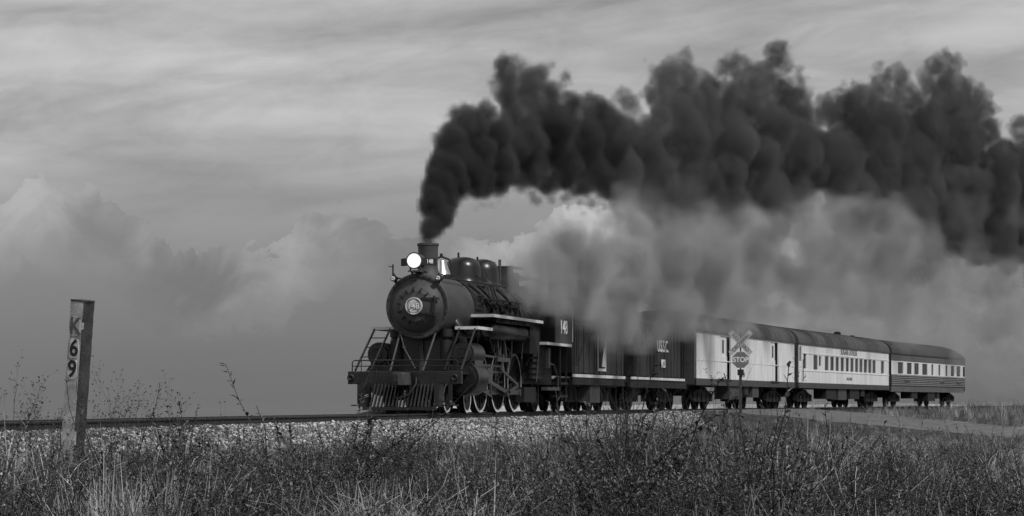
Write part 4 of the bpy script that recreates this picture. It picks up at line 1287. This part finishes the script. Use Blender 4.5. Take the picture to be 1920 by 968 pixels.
kinds = [with_mats(weed_kind(1, 7, .42, 8, .030, .010), M_stem, M_leafd),          # 0 dark leafy
         with_mats(weed_kind(2, 8, .34, 9, .024, .011), M_stem, M_leafm),          # 1
         with_mats(weed_kind(3, 8, .50, 4, .040, .006), M_stem, M_leafd),          # 2 wiry
         with_mats(weed_kind(4, 8, .30, 9, .020, .012), M_stem, M_leafl),          # 3 pale leaves
         with_mats(weed_kind(5, 7, .40, 6, .024, .009, 2), M_stem, M_leafm, M_flower),   # 4 flowers
         with_mats(grass_kind(6, 26, .40, .007, .09), M_leafm),                    # 5 grass
         with_mats(grass_kind(7, 26, .34, .006, .09), M_leafl),                    # 6
         with_mats(grass_kind(8, 22, .42, .006, .08), M_dry),                      # 7 dry
         with_mats(grass_kind(9, 14, .52, .006, .07), M_dryl),                     # 8 bleached
         with_mats(grass_kind(10, 30, .30, .006, .10), M_leafd),
         with_mats(tangle_kind(11, 34, .50), M_leafl),                             # 10 bent and broken stems
         with_mats(tangle_kind(12, 34, .52), M_twig),
         with_mats(weed_kind(13, 12, .62, 9, .026, .012), M_stem, M_leafm)]                   # 9 dark grass


def in_view(x, y, margin=1.08, extra=1.0):
    return np.abs(x) < y * .2051 * margin + extra


def plant_field(n, y0, y1, power):
    y = y0 + (y1 - y0) * rng.random(n) ** power
    x = rng.uniform(-1, 1, n) * (y * .2215 + .8)
    return x, y


x1, y1_ = plant_field(36000, 17.0, 66, 1.4)
x2 = rng.uniform(-3, 22, 9000); y2 = rng.uniform(55, 104, 9000)
x3 = rng.uniform(12, 48, 9000); y3 = rng.uniform(108, 215, 9000)
gx = np.concatenate([x1, x2, x3]); gy = np.concatenate([y1_, y2, y3])
gs, gl = to_sl(gx, gy)
edge_ = 2.95 + 1.0 * patch_noise(gx, gy, .8) - 1.0 * smooth_step(4, 24, gs) - 1.5 * smooth_step(-15, -22, gs)
w0_ = S_ROAD0 - np.clip(gl - 3, 0, 8) * .25; w1_ = S_ROAD1 - np.clip(gl - 2, 0, 9) * .15
on_road = (gs > w0_ - .6) & (gs < w1_ + .3) & (gl < 23)
ok = (gl > edge_) & (patch_noise(gx, gy, 1.3, 2.2) > -.62) & (~on_road | (rng.random(len(gx)) < .10 + .15 * (gs < w0_ + 1.2) + .10 * (gs > w1_ - .8))) & in_view(gx, gy, 1.08, 1.2) & (gl > 1.5)
gx, gy, gs, gl = gx[ok], gy[ok], gs[ok], gl[ok]; n = len(gx)
# short and sparse at the ballast foot, taller away from it
away = smooth_step(0, 2.2, gl - (2.75 - 1.0 * smooth_step(4, 24, gs)))
far = smooth_step(38, 62, gy)
nz = patch_noise(gx, gy, .5, 1.0); nz2 = patch_noise(gx, gy, .9, 4.0)
dryness = np.clip(.12 + .45 * nz + .45 * far + .35 * smooth_step(0, 6, gx) * smooth_step(24, 36, gy) + .45 * (1 - smooth_step(3, 10, gl)) * smooth_step(-22, -5, gs) + .12 * smooth_step(30, 20, gy), 0, .92)
u = rng.random(n); v = rng.random(n)
pick = np.where(u < dryness, rng.choice([5, 6, 7, 8, 3], n, p=[.14, .24, .18, .05, .39]), rng.choice([0, 1, 2, 3, 4, 5, 9, 10, 11, 12], n, p=[.23, .18, .13, .09, .012, .06, .06, .09, .04, .108]))
size = (.36 + .62 * away) * rng.uniform(.5, 1.3, n) * (1 + .35 * nz2) * np.where(rng.random(n) < .04, 1.35, 1.0) * (1 - .4 * smooth_step(44, 58, gy) * (gy < 106)) * (1 + .15 * smooth_step(-3.2, -5.5, gx) * smooth_step(36, 30, gy)) * (1 + .35 * smooth_step(104, 125, gy))
size = size * (1 + .15 * smooth_step(24, 17, gy))
# clumps: neighbours of one kind standing taller together
CN = 130
cy_ = 18 + 36 * rng.random(CN) ** 1.2; cx_ = rng.uniform(-1, 1, CN) * cy_ * .21
d2 = (gx[:, None] - cx_[None]) ** 2 + (gy[:, None] - cy_[None]) ** 2
near = d2.argmin(1); dist = np.sqrt(d2[np.arange(n), near])
ckind = rng.choice([12, 0, 2, 7, 8, 6, 10, 3], CN, p=[.34, .16, .12, .07, .05, .08, .06, .12])
inside = (dist < .28 + .3 * rng.random(n)) & (away > .5)
size = np.where(inside, size * rng.uniform(1.15, 1.7, n), size); pick = np.where(inside & (rng.random(n) < .75), ckind[near], pick)
size = np.where((gs > 56) & (gl < 7), size * 1.5, size)
size = np.where(on_road[ok], size * .45, size)
gz_ = ground_z(gx, gy)
turn = np.stack([rng.normal(0, .12, n), rng.normal(0, .12, n), rng.uniform(0, 6.28, n)], 1)
weeds = scatter("weeds", np.stack([gx, gy, gz_], 1), turn, size, pick, kinds)
tag(weeds, "rough weeds and dry grass covering the ground before the track", "weeds")

# ------------------------------------------------------------------ single plants
def branchy(name, base, seed, arms, length, r0, lean=(.25, .9), sub=4, leaf_n=0, leaf_len=.05, head=0, up=.35, mats=(None, None), bias=(0, 0)):
    """a plant of several arching stems, each forking; optional leaves or seed heads towards the tips"""
    rg = random.Random(seed); root = empty(name, base)
    V, Fc, LV, LF = [], [], [], []

    def grow(p, d, ln, r, lev):
        n_ = 7
        for k in range(n_):
            d = (d + rnd_dir(rg, -1, 1) * .10 + Vector((0, 0, up * .12))).normalized(); q = p + d * ln / n_
            ra, rb = r * (1 - .8 * k / n_), r * (1 - .8 * (k + 1) / n_)
            stalk(V, Fc, p, q, ra, max(rb, .0012))
            if lev < 2 and k >= 2 and rg.random() < sub / 6:
                grow(q, (d + rnd_dir(rg, -.2, .8) * .75).normalized(), ln * rg.uniform(.25, .5), rb * .7, lev + 1)
            if leaf_n and k > 2 - lev:
                for _ in range(leaf_n): leaf(LV, LF, p.lerp(q, rg.random()), rnd_dir(rg, -.5, .8), leaf_len * rg.uniform(.6, 1.3), leaf_len * .5 * rg.uniform(.7, 1.2))
            p = q
        for _ in range(head):
            leaf(LV, LF, p, rnd_dir(rg, 0, 1), .030 * rg.uniform(.6, 1.3), .015)

    for k in range(arms):
        a = 6.283 * k / arms + rg.uniform(-.4, .4); q = rg.uniform(*lean)
        d = Vector((math.cos(a) * q + bias[0], math.sin(a) * q * .7 + bias[1], 1)).normalized()
        grow(Vector((rg.uniform(-.05, .05), rg.uniform(-.05, .05), -.05)), d, length * rg.uniform(.65, 1.1), r0 * rg.uniform(.7, 1.1), 0)
    link_mesh("stems", tri_mesh("stems", V, Fc), mats[0] or M_twig, root)
    if LV: link_mesh("leaves" if leaf_n else "seed_heads", tri_mesh("leaves", LV, LF), mats[1] or M_leafd, root)["kind"] = "stuff"
    return root


def on_ground(px, Y):
    p = at(px, 753, Y); p.z = float(ground_z(p.x, p.y)); return p


def height_to(px, py, Y):
    return at(px, py, Y).z - on_ground(px, Y).z


t = branchy("bare_shrub", on_ground(1178, 27.5), 3, 20, 1.5, .016, (.15, .9), 5, 0, mats=(M_twig, None)); tag(t, "sprawling bare-twigged shrub spreading in the middle of the weeds", "shrub")
t = branchy("bare_shrub", on_ground(1395, 29), 8, 6, 1.3, .018, (.1, .45), 4, 0, mats=(M_stem, None), bias=(.18, 0)); tag(t, "dark dead stems leaning right below the stop sign", "shrub")
t = branchy("leafy_sapling", on_ground(1316, 29), 21, 2, 1.45, .010, (.02, .12), 3, 2, .045, mats=(M_stem, M_leafd)); tag(t, "thin leafy sapling reaching up in front of the white baggage car", "sapling")
t = branchy("leafy_sapling", on_ground(1448, 30), 34, 2, 1.2, .010, (.03, .15), 3, 2, .045, mats=(M_stem, M_leafd)); tag(t, "thin leafy sapling under the gap between baggage car and coach", "sapling")
t = branchy("bare_shrub", on_ground(945, 28), 41, 5, 1.0, .015, (.2, .6), 3, 0, mats=(M_twig, None), bias=(-.15, 0)); tag(t, "low dead branch poking from the weeds below the driving wheels", "shrub")
tall = [(18, 735, 31, 1), (45, 752, 30, 2), (72, 728, 33, 3), (100, 722, 34, 4), (112, 760, 31, 5), (190, 728, 34, 6), (212, 722, 33, 7), (232, 716, 35, 8), (255, 732, 34, 9), (297, 748, 33, 10), (330, 742, 33, 11), (358, 770, 32, 12)]
side_ = {True: "tall thin seeding weed growing before the concrete post's", False: "tall thin seeding weed growing beyond the concrete post"}
words_ = {18: "forked seeding weed at the picture's left edge", 45: "short seeding weed second from the picture's left edge", 72: "tall seeding weed midway between the picture's left edge and the concrete post", 100: "tall thin seeding weed touching the concrete post on its left side",
          112: "low seeding weed at the foot of the concrete post", 190: "tall seeding weed first to the right of the concrete post", 212: "tall seeding weed second to the right of the concrete post", 232: "tallest seeding weed right of the concrete post", 255: "bushy seeding weed fourth to the right of the concrete post",
          297: "single upright seeding weed before the ballast right of the concrete post", 330: "slender seeding weed before the rail, second from the end of its row", 358: "low seeding weed ending the row right of the concrete post"}
for px, py, Y, sd_ in tall:
    h = height_to(px, py, Y)
    t = branchy("tall_weed", on_ground(px, Y), 100 + sd_, 2 + sd_ % 2, h * .90, .0065, (.02, .32), 5, 0, head=4, mats=(M_stem, M_stem), up=.15)
    tag(t, words_[px], "weed", "tall seeding weeds by the concrete post")


def reed(name, base, seed, n_, h, w, mm, lab, spread=.12):
    rg = random.Random(seed); root = empty(name, base); tag(root, lab, "grass clump", "clumps of long pale grass")
    for k in range(n_):
        V, Fc = [], []; hh = h * rg.uniform(.6, 1.1); a = rg.uniform(0, 6.283)
        blade(V, Fc, (rg.uniform(-1, 1) * spread, rg.uniform(-1, 1) * spread, -.03), a, hh, hh * rg.uniform(.25, 1.0), w * rg.uniform(.7, 1.2), 9, 1.6)
        link_mesh("leaf", tri_mesh("leaf", V, Fc), mm, root)
    return root


reed("grass_clump", on_ground(24, 27.5), 1, 26, 1.15, .026, M_dryl, "broad pale grass clump in the bottom left corner")
reed("grass_clump", on_ground(108, 27), 2, 18, .95, .020, M_dry, "arching grass clump in front of the concrete post's foot")
reed("grass_clump", on_ground(1720, 34), 3, 14, .95, .010, M_dryl, "bleached grass clump before the road, left of two", .2)
reed("grass_clump", on_ground(1862, 35), 4, 18, 1.0, .010, M_dryl, "bleached grass clump near the road's right end", .25)
reed("grass_clump", on_ground(1590, 33), 5, 13, .8, .010, M_dryl, "bleached grass clump below the coach's middle windows", .18)
reed("grass_clump", on_ground(1495, 36), 6, 13, .75, .010, M_dry, "dry grass clump below the coupling of baggage car and coach", .18)

# ------------------------------------------------------------------ smoke and steam: volumes grown from clusters of puffs
def puffs(blobs, lat, seed, kids=(13, 6), kr=(.2, .62), spread=.55, fill=2, warp=1.0):
    """blobs (px, py, r_px) along the plume -> world puffs; every blob carries smaller puffs on its skin and those smaller ones again"""
    rg = np.random.default_rng(seed)
    P, Rr = [], []

    def skin(c, r, level):
        for _ in range(kids[level]):
            d = rg.normal(size=3); d /= np.linalg.norm(d)
            rr = r * rg.uniform(*kr)
            cc = c + d * (r * 1.02 - rr * .45)
            P.append(cc); Rr.append(rr)
            if level + 1 < len(kids) and rr > .16: skin(cc, rr, level + 1)

    for px, py, rp in blobs:
        Y = wpt(s_at(px, lat), lat, 0).y
        r = rp / 4680 * Y
        for k in range(fill):
            dy = rg.uniform(-1, 1) * r * spread if fill > 1 else 0
            Yk = Y + dy
            c = np.array(at(px + rg.uniform(-.12, .12) * rp * (k > 0), py + rg.uniform(-.12, .12) * rp * (k > 0), Yk))
            rr = r * (1 if k == 0 else rg.uniform(.7, .95))
            P.append(c); Rr.append(rr * .92)
            skin(c, rr * .86, 0)
    P = np.array(P); Rr = np.array(Rr)

    def turb(p, f, ph):
        x, y, z = p.T * f
        return np.stack([np.sin(1.3 * y + 1.9 * np.sin(.8 * z + ph) + ph) + np.sin(2.1 * z - .7 * x + 2 * ph), np.sin(1.1 * z + 1.7 * np.sin(.9 * x - ph) + 3 * ph) + np.sin(1.9 * x + .8 * y + ph), np.sin(1.2 * x + 1.8 * np.sin(.7 * y + ph) - ph) + np.sin(2.3 * y - .6 * z - 2 * ph)], 1)
    k = np.clip((P[:, 1:2] - 64) / 40, .12, 1.0) * warp          # shear and curl the billows, gently at the chimney
    P = P + k * (.13 * turb(P, .55 / np.clip(k.mean(), .3, 1), .7) + .10 * turb(P, 1.6, 2.1))
    return P.astype(np.float32), Rr.astype(np.float32)


def volume_group(voxel):
    g = bpy.data.node_groups.new("puffs_to_volume", 'GeometryNodeTree')
    g.interface.new_socket("Geometry", in_out='INPUT', socket_type='NodeSocketGeometry')
    g.interface.new_socket("Geometry", in_out='OUTPUT', socket_type='NodeSocketGeometry')
    gi = g.nodes.new("NodeGroupInput"); go = g.nodes.new("NodeGroupOutput")
    mp = g.nodes.new("GeometryNodeMeshToPoints")
    at_ = g.nodes.new("GeometryNodeInputNamedAttribute"); at_.data_type = 'FLOAT'; at_.inputs["Name"].default_value = "puff_radius"
    pv = g.nodes.new("GeometryNodePointsToVolume")
    try: pv.resolution_mode = 'VOXEL_SIZE'
    except Exception: pass
    pv.inputs["Voxel Size"].default_value = voxel
    pv.inputs["Density"].default_value = 1.0
    sm = g.nodes.new("GeometryNodeSetMaterial")
    L = g.links.new
    L(gi.outputs[0], mp.inputs["Mesh"]); L(at_.outputs["Attribute"], mp.inputs["Radius"])
    L(mp.outputs[0], pv.inputs["Points"]); L(at_.outputs["Attribute"], pv.inputs["Radius"])
    L(pv.outputs[0], sm.inputs["Geometry"]); L(sm.outputs[0], go.inputs[0])
    return g, sm


def volume_thing(name, P, Rr, voxel, material):
    me = bpy.data.meshes.new(name)
    me.vertices.add(len(P)); me.vertices.foreach_set("co", P.ravel())
    a = me.attributes.new("puff_radius", 'FLOAT', 'POINT'); a.data.foreach_set("value", Rr)
    me.update()
    o = link_mesh(name, me, material)
    g, sm = volume_group(voxel)
    sm.inputs["Material"].default_value = material
    md = o.modifiers.new("volume", 'NODES'); md.node_group = g
    return o


def smoke_mat(name, albedo, dens, noise_scale, lo, hi, aniso=0.0, detail=3, tone=.16, tone_var=.5):
    """dens: [(world Y, density per metre)] - the cloud thins as it spreads away from where it was let out"""
    m = bpy.data.materials.new(name); m.use_nodes = True
    nt = m.node_tree; nt.nodes.clear(); N = nt.nodes.new; L = nt.links.new
    out = N("ShaderNodeOutputMaterial"); pv = N("ShaderNodeVolumePrincipled")
    pv.inputs["Color"].default_value = (albedo, albedo, albedo, 1)
    g0 = N("ShaderNodeNewGeometry"); cn = N("ShaderNodeTexNoise"); cn.inputs["Scale"].default_value = tone; cn.inputs["Detail"].default_value = 2
    L(g0.outputs["Position"], cn.inputs["Vector"])
    cr = N("ShaderNodeMapRange"); cr.inputs["From Min"].default_value = .35; cr.inputs["From Max"].default_value = .65; cr.inputs["To Min"].default_value = albedo * (1 - tone_var); cr.inputs["To Max"].default_value = albedo * (1 + tone_var)
    L(cn.outputs[0], cr.inputs[0]); L(cr.outputs[0], pv.inputs["Color"])
    pv.inputs["Anisotropy"].default_value = aniso
    pv.inputs["Density Attribute"].default_value = ""
    at_ = N("ShaderNodeAttribute"); at_.attribute_name = "density"
    geo = N("ShaderNodeNewGeometry")
    mx = N("ShaderNodeTexNoise"); mx.inputs["Scale"].default_value = noise_scale; mx.inputs["Detail"].default_value = detail; mx.inputs["Roughness"].default_value = .62
    L(geo.outputs["Position"], mx.inputs["Vector"])
    mr = N("ShaderNodeMapRange"); mr.inputs["From Min"].default_value = lo; mr.inputs["From Max"].default_value = hi
    L(mx.outputs[0], mr.inputs[0])
    # erode the skin: thin fog near the rim is eaten by the noise, the core stays
    add = N("ShaderNodeMath"); add.operation = 'MULTIPLY'
    L(mr.outputs[0], add.inputs[0]); L(at_.outputs["Fac"], add.inputs[1])
    sep = N("ShaderNodeSeparateXYZ"); L(geo.outputs["Position"], sep.inputs[0])
    fr = N("ShaderNodeMapRange"); fr.inputs["From Min"].default_value = dens[0][0]; fr.inputs["From Max"].default_value = dens[-1][0]
    L(sep.outputs["Y"], fr.inputs[0])
    fcn = N("ShaderNodeFloatCurve"); L(fr.outputs[0], fcn.inputs["Value"])
    top = max(d for _, d in dens); c = fcn.mapping.curves[0]
    span = dens[-1][0] - dens[0][0]
    c.points[0].location = (0, dens[0][1] / top); c.points[-1].location = (1, dens[-1][1] / top)
    for y, d in dens[1:-1]: c.points.new((y - dens[0][0]) / span, d / top)
    fcn.mapping.update()
    m1 = N("ShaderNodeMath"); m1.operation = 'MULTIPLY'; L(add.outputs[0], m1.inputs[0]); L(fcn.outputs[0], m1.inputs[1])
    m2 = N("ShaderNodeMath"); m2.operation = 'MULTIPLY'; L(m1.outputs[0], m2.inputs[0]); m2.inputs[1].default_value = top
    L(m2.outputs[0], pv.inputs["Density"])
    L(pv.outputs[0], out.inputs["Volume"])
    return m


SMOKE = [(801, 462, 11), (802, 452, 16), (804, 440, 17), (810, 425, 25), (818, 408, 31), (828, 388, 38), (815, 372, 28), (838, 372, 32), (826, 350, 38), (850, 345, 38), (840, 322, 40), (868, 318, 44),
         (850, 290, 42), (885, 290, 48), (848, 262, 34), (860, 232, 34), (850, 212, 16), (882, 232, 38), (905, 250, 50), (905, 215, 26), (900, 345, 34), (925, 320, 46), (940, 280, 52), (935, 350, 28),
         (945, 122, 20), (962, 116, 18), (950, 150, 28), (985, 125, 22), (980, 165, 40), (1010, 150, 28), (1015, 190, 38), (1045, 160, 20), (1060, 152, 15), (955, 200, 22), (970, 250, 52), (985, 305, 52), (1020, 245, 58), (1035, 305, 55), (1060, 205, 36), (1080, 260, 60),
         (1095, 325, 52), (1110, 200, 30), (1135, 205, 28), (1165, 188, 22), (1180, 205, 20), (1130, 260, 55), (1160, 255, 40), (1150, 325, 60), (1195, 280, 45), (1200, 330, 62), (1215, 245, 26),
         (1240, 140, 26), (1262, 118, 22), (1290, 112, 20), (1232, 165, 18), (1240, 180, 25), (1275, 150, 40), (1260, 205, 45), (1232, 215, 20), (1310, 150, 32), (1310, 200, 52), (1270, 265, 60), (1260, 335, 75), (1345, 180, 45), (1340, 260, 75), (1330, 345, 75),
         (1375, 112, 20), (1365, 125, 18), (1395, 130, 26), (1400, 175, 45), (1432, 140, 32), (1445, 100, 22), (1462, 90, 20), (1465, 115, 28), (1485, 160, 24), (1470, 190, 38), (1500, 175, 16), (1490, 225, 38), (1410, 250, 75), (1470, 280, 70), (1400, 345, 85), (1470, 370, 60), (1510, 310, 70),
         (1540, 190, 18), (1552, 215, 28), (1580, 190, 25), (1605, 172, 24), (1620, 195, 35), (1655, 150, 25), (1680, 145, 24), (1700, 160, 24), (1660, 185, 36), (1590, 245, 52), (1640, 245, 60), (1700, 225, 48), (1560, 300, 65), (1620, 320, 80), (1590, 370, 60), (1690, 310, 80),
         (1745, 125, 20), (1770, 112, 20), (1790, 118, 16), (1760, 150, 32), (1790, 170, 38), (1740, 190, 32), (1820, 175, 28), (1845, 190, 24), (1840, 215, 32), (1780, 220, 60), (1760, 290, 80), (1830, 270, 55), (1858, 240, 20), (1690, 390, 70), (1770, 380, 85), (1840, 350, 75), (1800, 440, 50), (1850, 430, 70), (1900, 450, 50),
         (1905, 330, 60), (1900, 390, 75), (1890, 290, 28), (1905, 225, 18), (1925, 240, 28), (1960, 300, 70), (1970, 400, 90), (2020, 350, 110), (2040, 450, 90), (1960, 470, 40)]
rw = random.Random(77)
SMOKE += [(px + rw.uniform(-.3, .3) * rp, py + rp * rw.uniform(.8, 1.1), rp * rw.uniform(.85, 1.05)) for px, py, rp in SMOKE if py < 215 and px > 900]
wisps = []
for px, py, rp in SMOKE:
    if px < 890: continue
    for _ in range(3):
        wisps.append((px + rw.uniform(-1.1, 1.1) * rp, py + rw.uniform(-.9, .9) * rp, rp * rw.uniform(.25, .6)))
    if py > 290:
        for _ in range(7):
            wisps.append((px + rw.uniform(-1, 1) * rp, py + rw.uniform(.6, 1.35) * rp, rp * rw.uniform(.08, .26)))
P, Rr = puffs(SMOKE, 0.0, 5, kids=(14, 8, 4))
P2, R2 = puffs(wisps, 0.0, 6, kids=(9, 5), fill=1)
P, Rr = np.concatenate([P, P2]), np.concatenate([Rr, R2])
M_smoke = smoke_mat("coal_smoke", .135, [(64, 13.0), (72, 7.5), (85, 3.6), (110, 2.0), (150, 1.35), (230, .9)], 1.2, .33, .60, 0.0, 4, .2, .42)
smoke = volume_thing("smoke", P, Rr, .11, M_smoke)
tag(smoke, "dark billowing coal smoke trailing back from the chimney", "smoke", kind="stuff")

STEAM = [(975, 500, 28), (1000, 535, 36), (1022, 500, 40), (988, 578, 16), (1045, 590, 18), (1030, 565, 30), (972, 520, 26), (990, 562, 22), (1015, 578, 20), (1038, 548, 34), (1000, 498, 30), (960, 530, 16), (1060, 575, 26), (1250, 430, 40), (1340, 425, 45), (1420, 420, 40), (1500, 410, 50), (1580, 400, 45), (1640, 400, 45), (1700, 420, 50), (1160, 360, 22), (1185, 380, 26), (1210, 400, 30), (955, 500, 12), (968, 505, 16), (985, 515, 24), (978, 545, 20), (1005, 545, 28), (1010, 505, 34), (1035, 560, 24), (1030, 480, 40), (1050, 520, 42), (1065, 450, 38), (1090, 500, 55), (1095, 575, 32), (1110, 455, 32), (1120, 550, 48), (1125, 600, 36), (1145, 640, 28), (1155, 660, 18), (1150, 430, 36), (1165, 385, 28),
         (1160, 500, 75), (1165, 600, 48), (1195, 430, 38), (1205, 560, 65), (1200, 635, 36), (1240, 610, 45), (1320, 600, 26), (1350, 608, 22), (1410, 612, 18), (1235, 490, 75), (1270, 570, 60), (1290, 620, 28), (1320, 560, 55), (1310, 480, 85), (1370, 560, 58), (1385, 600, 24), (1390, 470, 80), (1440, 560, 52), (1470, 490, 85), (1520, 570, 42), (1550, 450, 85), (1550, 530, 70),
         (1610, 560, 50), (1640, 460, 95), (1650, 545, 70), (1710, 480, 80), (1700, 560, 50), (1740, 600, 38), (1770, 560, 52), (1810, 620, 40), (1800, 670, 28), (1850, 600, 55), (1850, 530, 38), (1880, 660, 55), (1900, 580, 60), (1900, 520, 36), (1930, 690, 50), (1960, 600, 90), (2030, 560, 90)]
rw = random.Random(123)
HOLES = [(1105, 400, 38), (1205, 440, 20), (1490, 440, 26), (1060, 390, 40)]
for _ in range(150):
    px = rw.uniform(1070, 2060)
    top = np.interp(px, [1070, 1150, 1250, 1700, 1850, 2060], [430, 400, 395, 395, 470, 480]); bot = np.interp(px, [1070, 1150, 1250, 1305, 1490, 1668, 1815, 1850, 2060], [590, 610, 605, 595, 600, 615, 640, 715, 720])
    py = rw.uniform(top, bot); r_ = rw.uniform(18, 46)
    if any(math.hypot(px - a, py - b) < r_ * .8 + c for a, b, c in HOLES): continue
    STEAM.append((px, py, r_))
STEAM += [(1185, 605, 26), (1210, 625, 24), (1240, 630, 22), (1265, 612, 24), (1290, 608, 22), (1312, 600, 20), (1335, 603, 20), (1358, 605, 19), (1380, 608, 18), (1402, 610, 17), (1425, 613, 15), (1448, 614, 13), (1470, 615, 10), (1300, 585, 22), (1345, 588, 20), (1390, 595, 18)]
P, Rr = puffs(STEAM, 2.5, 9, kids=(12, 4), kr=(.3, .6), spread=.6, fill=2)
VEIL = [(1380, 632, 24), (1402, 640, 20), (1366, 648, 16), (1396, 618, 22), (1350, 622, 22), (1420, 628, 18), (1330, 612, 20), (1310, 605, 18)]
P2, R2 = puffs(VEIL, 5.2, 12, kids=(10, 4), fill=1)
P, Rr = np.concatenate([P, P2]), np.concatenate([Rr, R2])
M_steam = smoke_mat("steam", .53, [(64, 7.5), (76, 5.0), (88, 2.6), (104, 1.5), (125, .75), (150, .5), (230, .34)], .6, .40, .64, .1, 4, .15, .3)
steam = volume_thing("steam", P, Rr, .3, M_steam)
tag(steam, "pale grey steam drifting over the tenders and carriages", "steam", kind="stuff")

# thin smoke sinking out of the plume's underside
rw = random.Random(31)
THIN = []
for _ in range(170):
    px = rw.uniform(1010, 2050)
    top = np.interp(px, [1010, 1200, 1700, 2050], [330, 350, 360, 420]); bot = np.interp(px, [1010, 1100, 1200, 1400, 1700, 1850, 2050], [370, 400, 470, 500, 500, 540, 560])
    py = rw.uniform(top, bot); r_ = rw.uniform(14, 40)
    if any(math.hypot(px - a, py - b) < r_ * .7 + c * .8 for a, b, c in HOLES): continue
    THIN.append((px, py, r_))
P, Rr = puffs(THIN, 4.2, 33, kids=(10, 5), fill=1)
M_thin = smoke_mat("thin_smoke", .20, [(64, 1.1), (85, .9), (110, .62), (150, .46), (230, .34)], .5, .36, .66, 0.0, 4, .2, .4)
thin = volume_thing("thin_smoke", P, Rr, .28, M_thin)
tag(thin, "thin grey smoke sinking from the underside of the black plume", "smoke", kind="stuff")
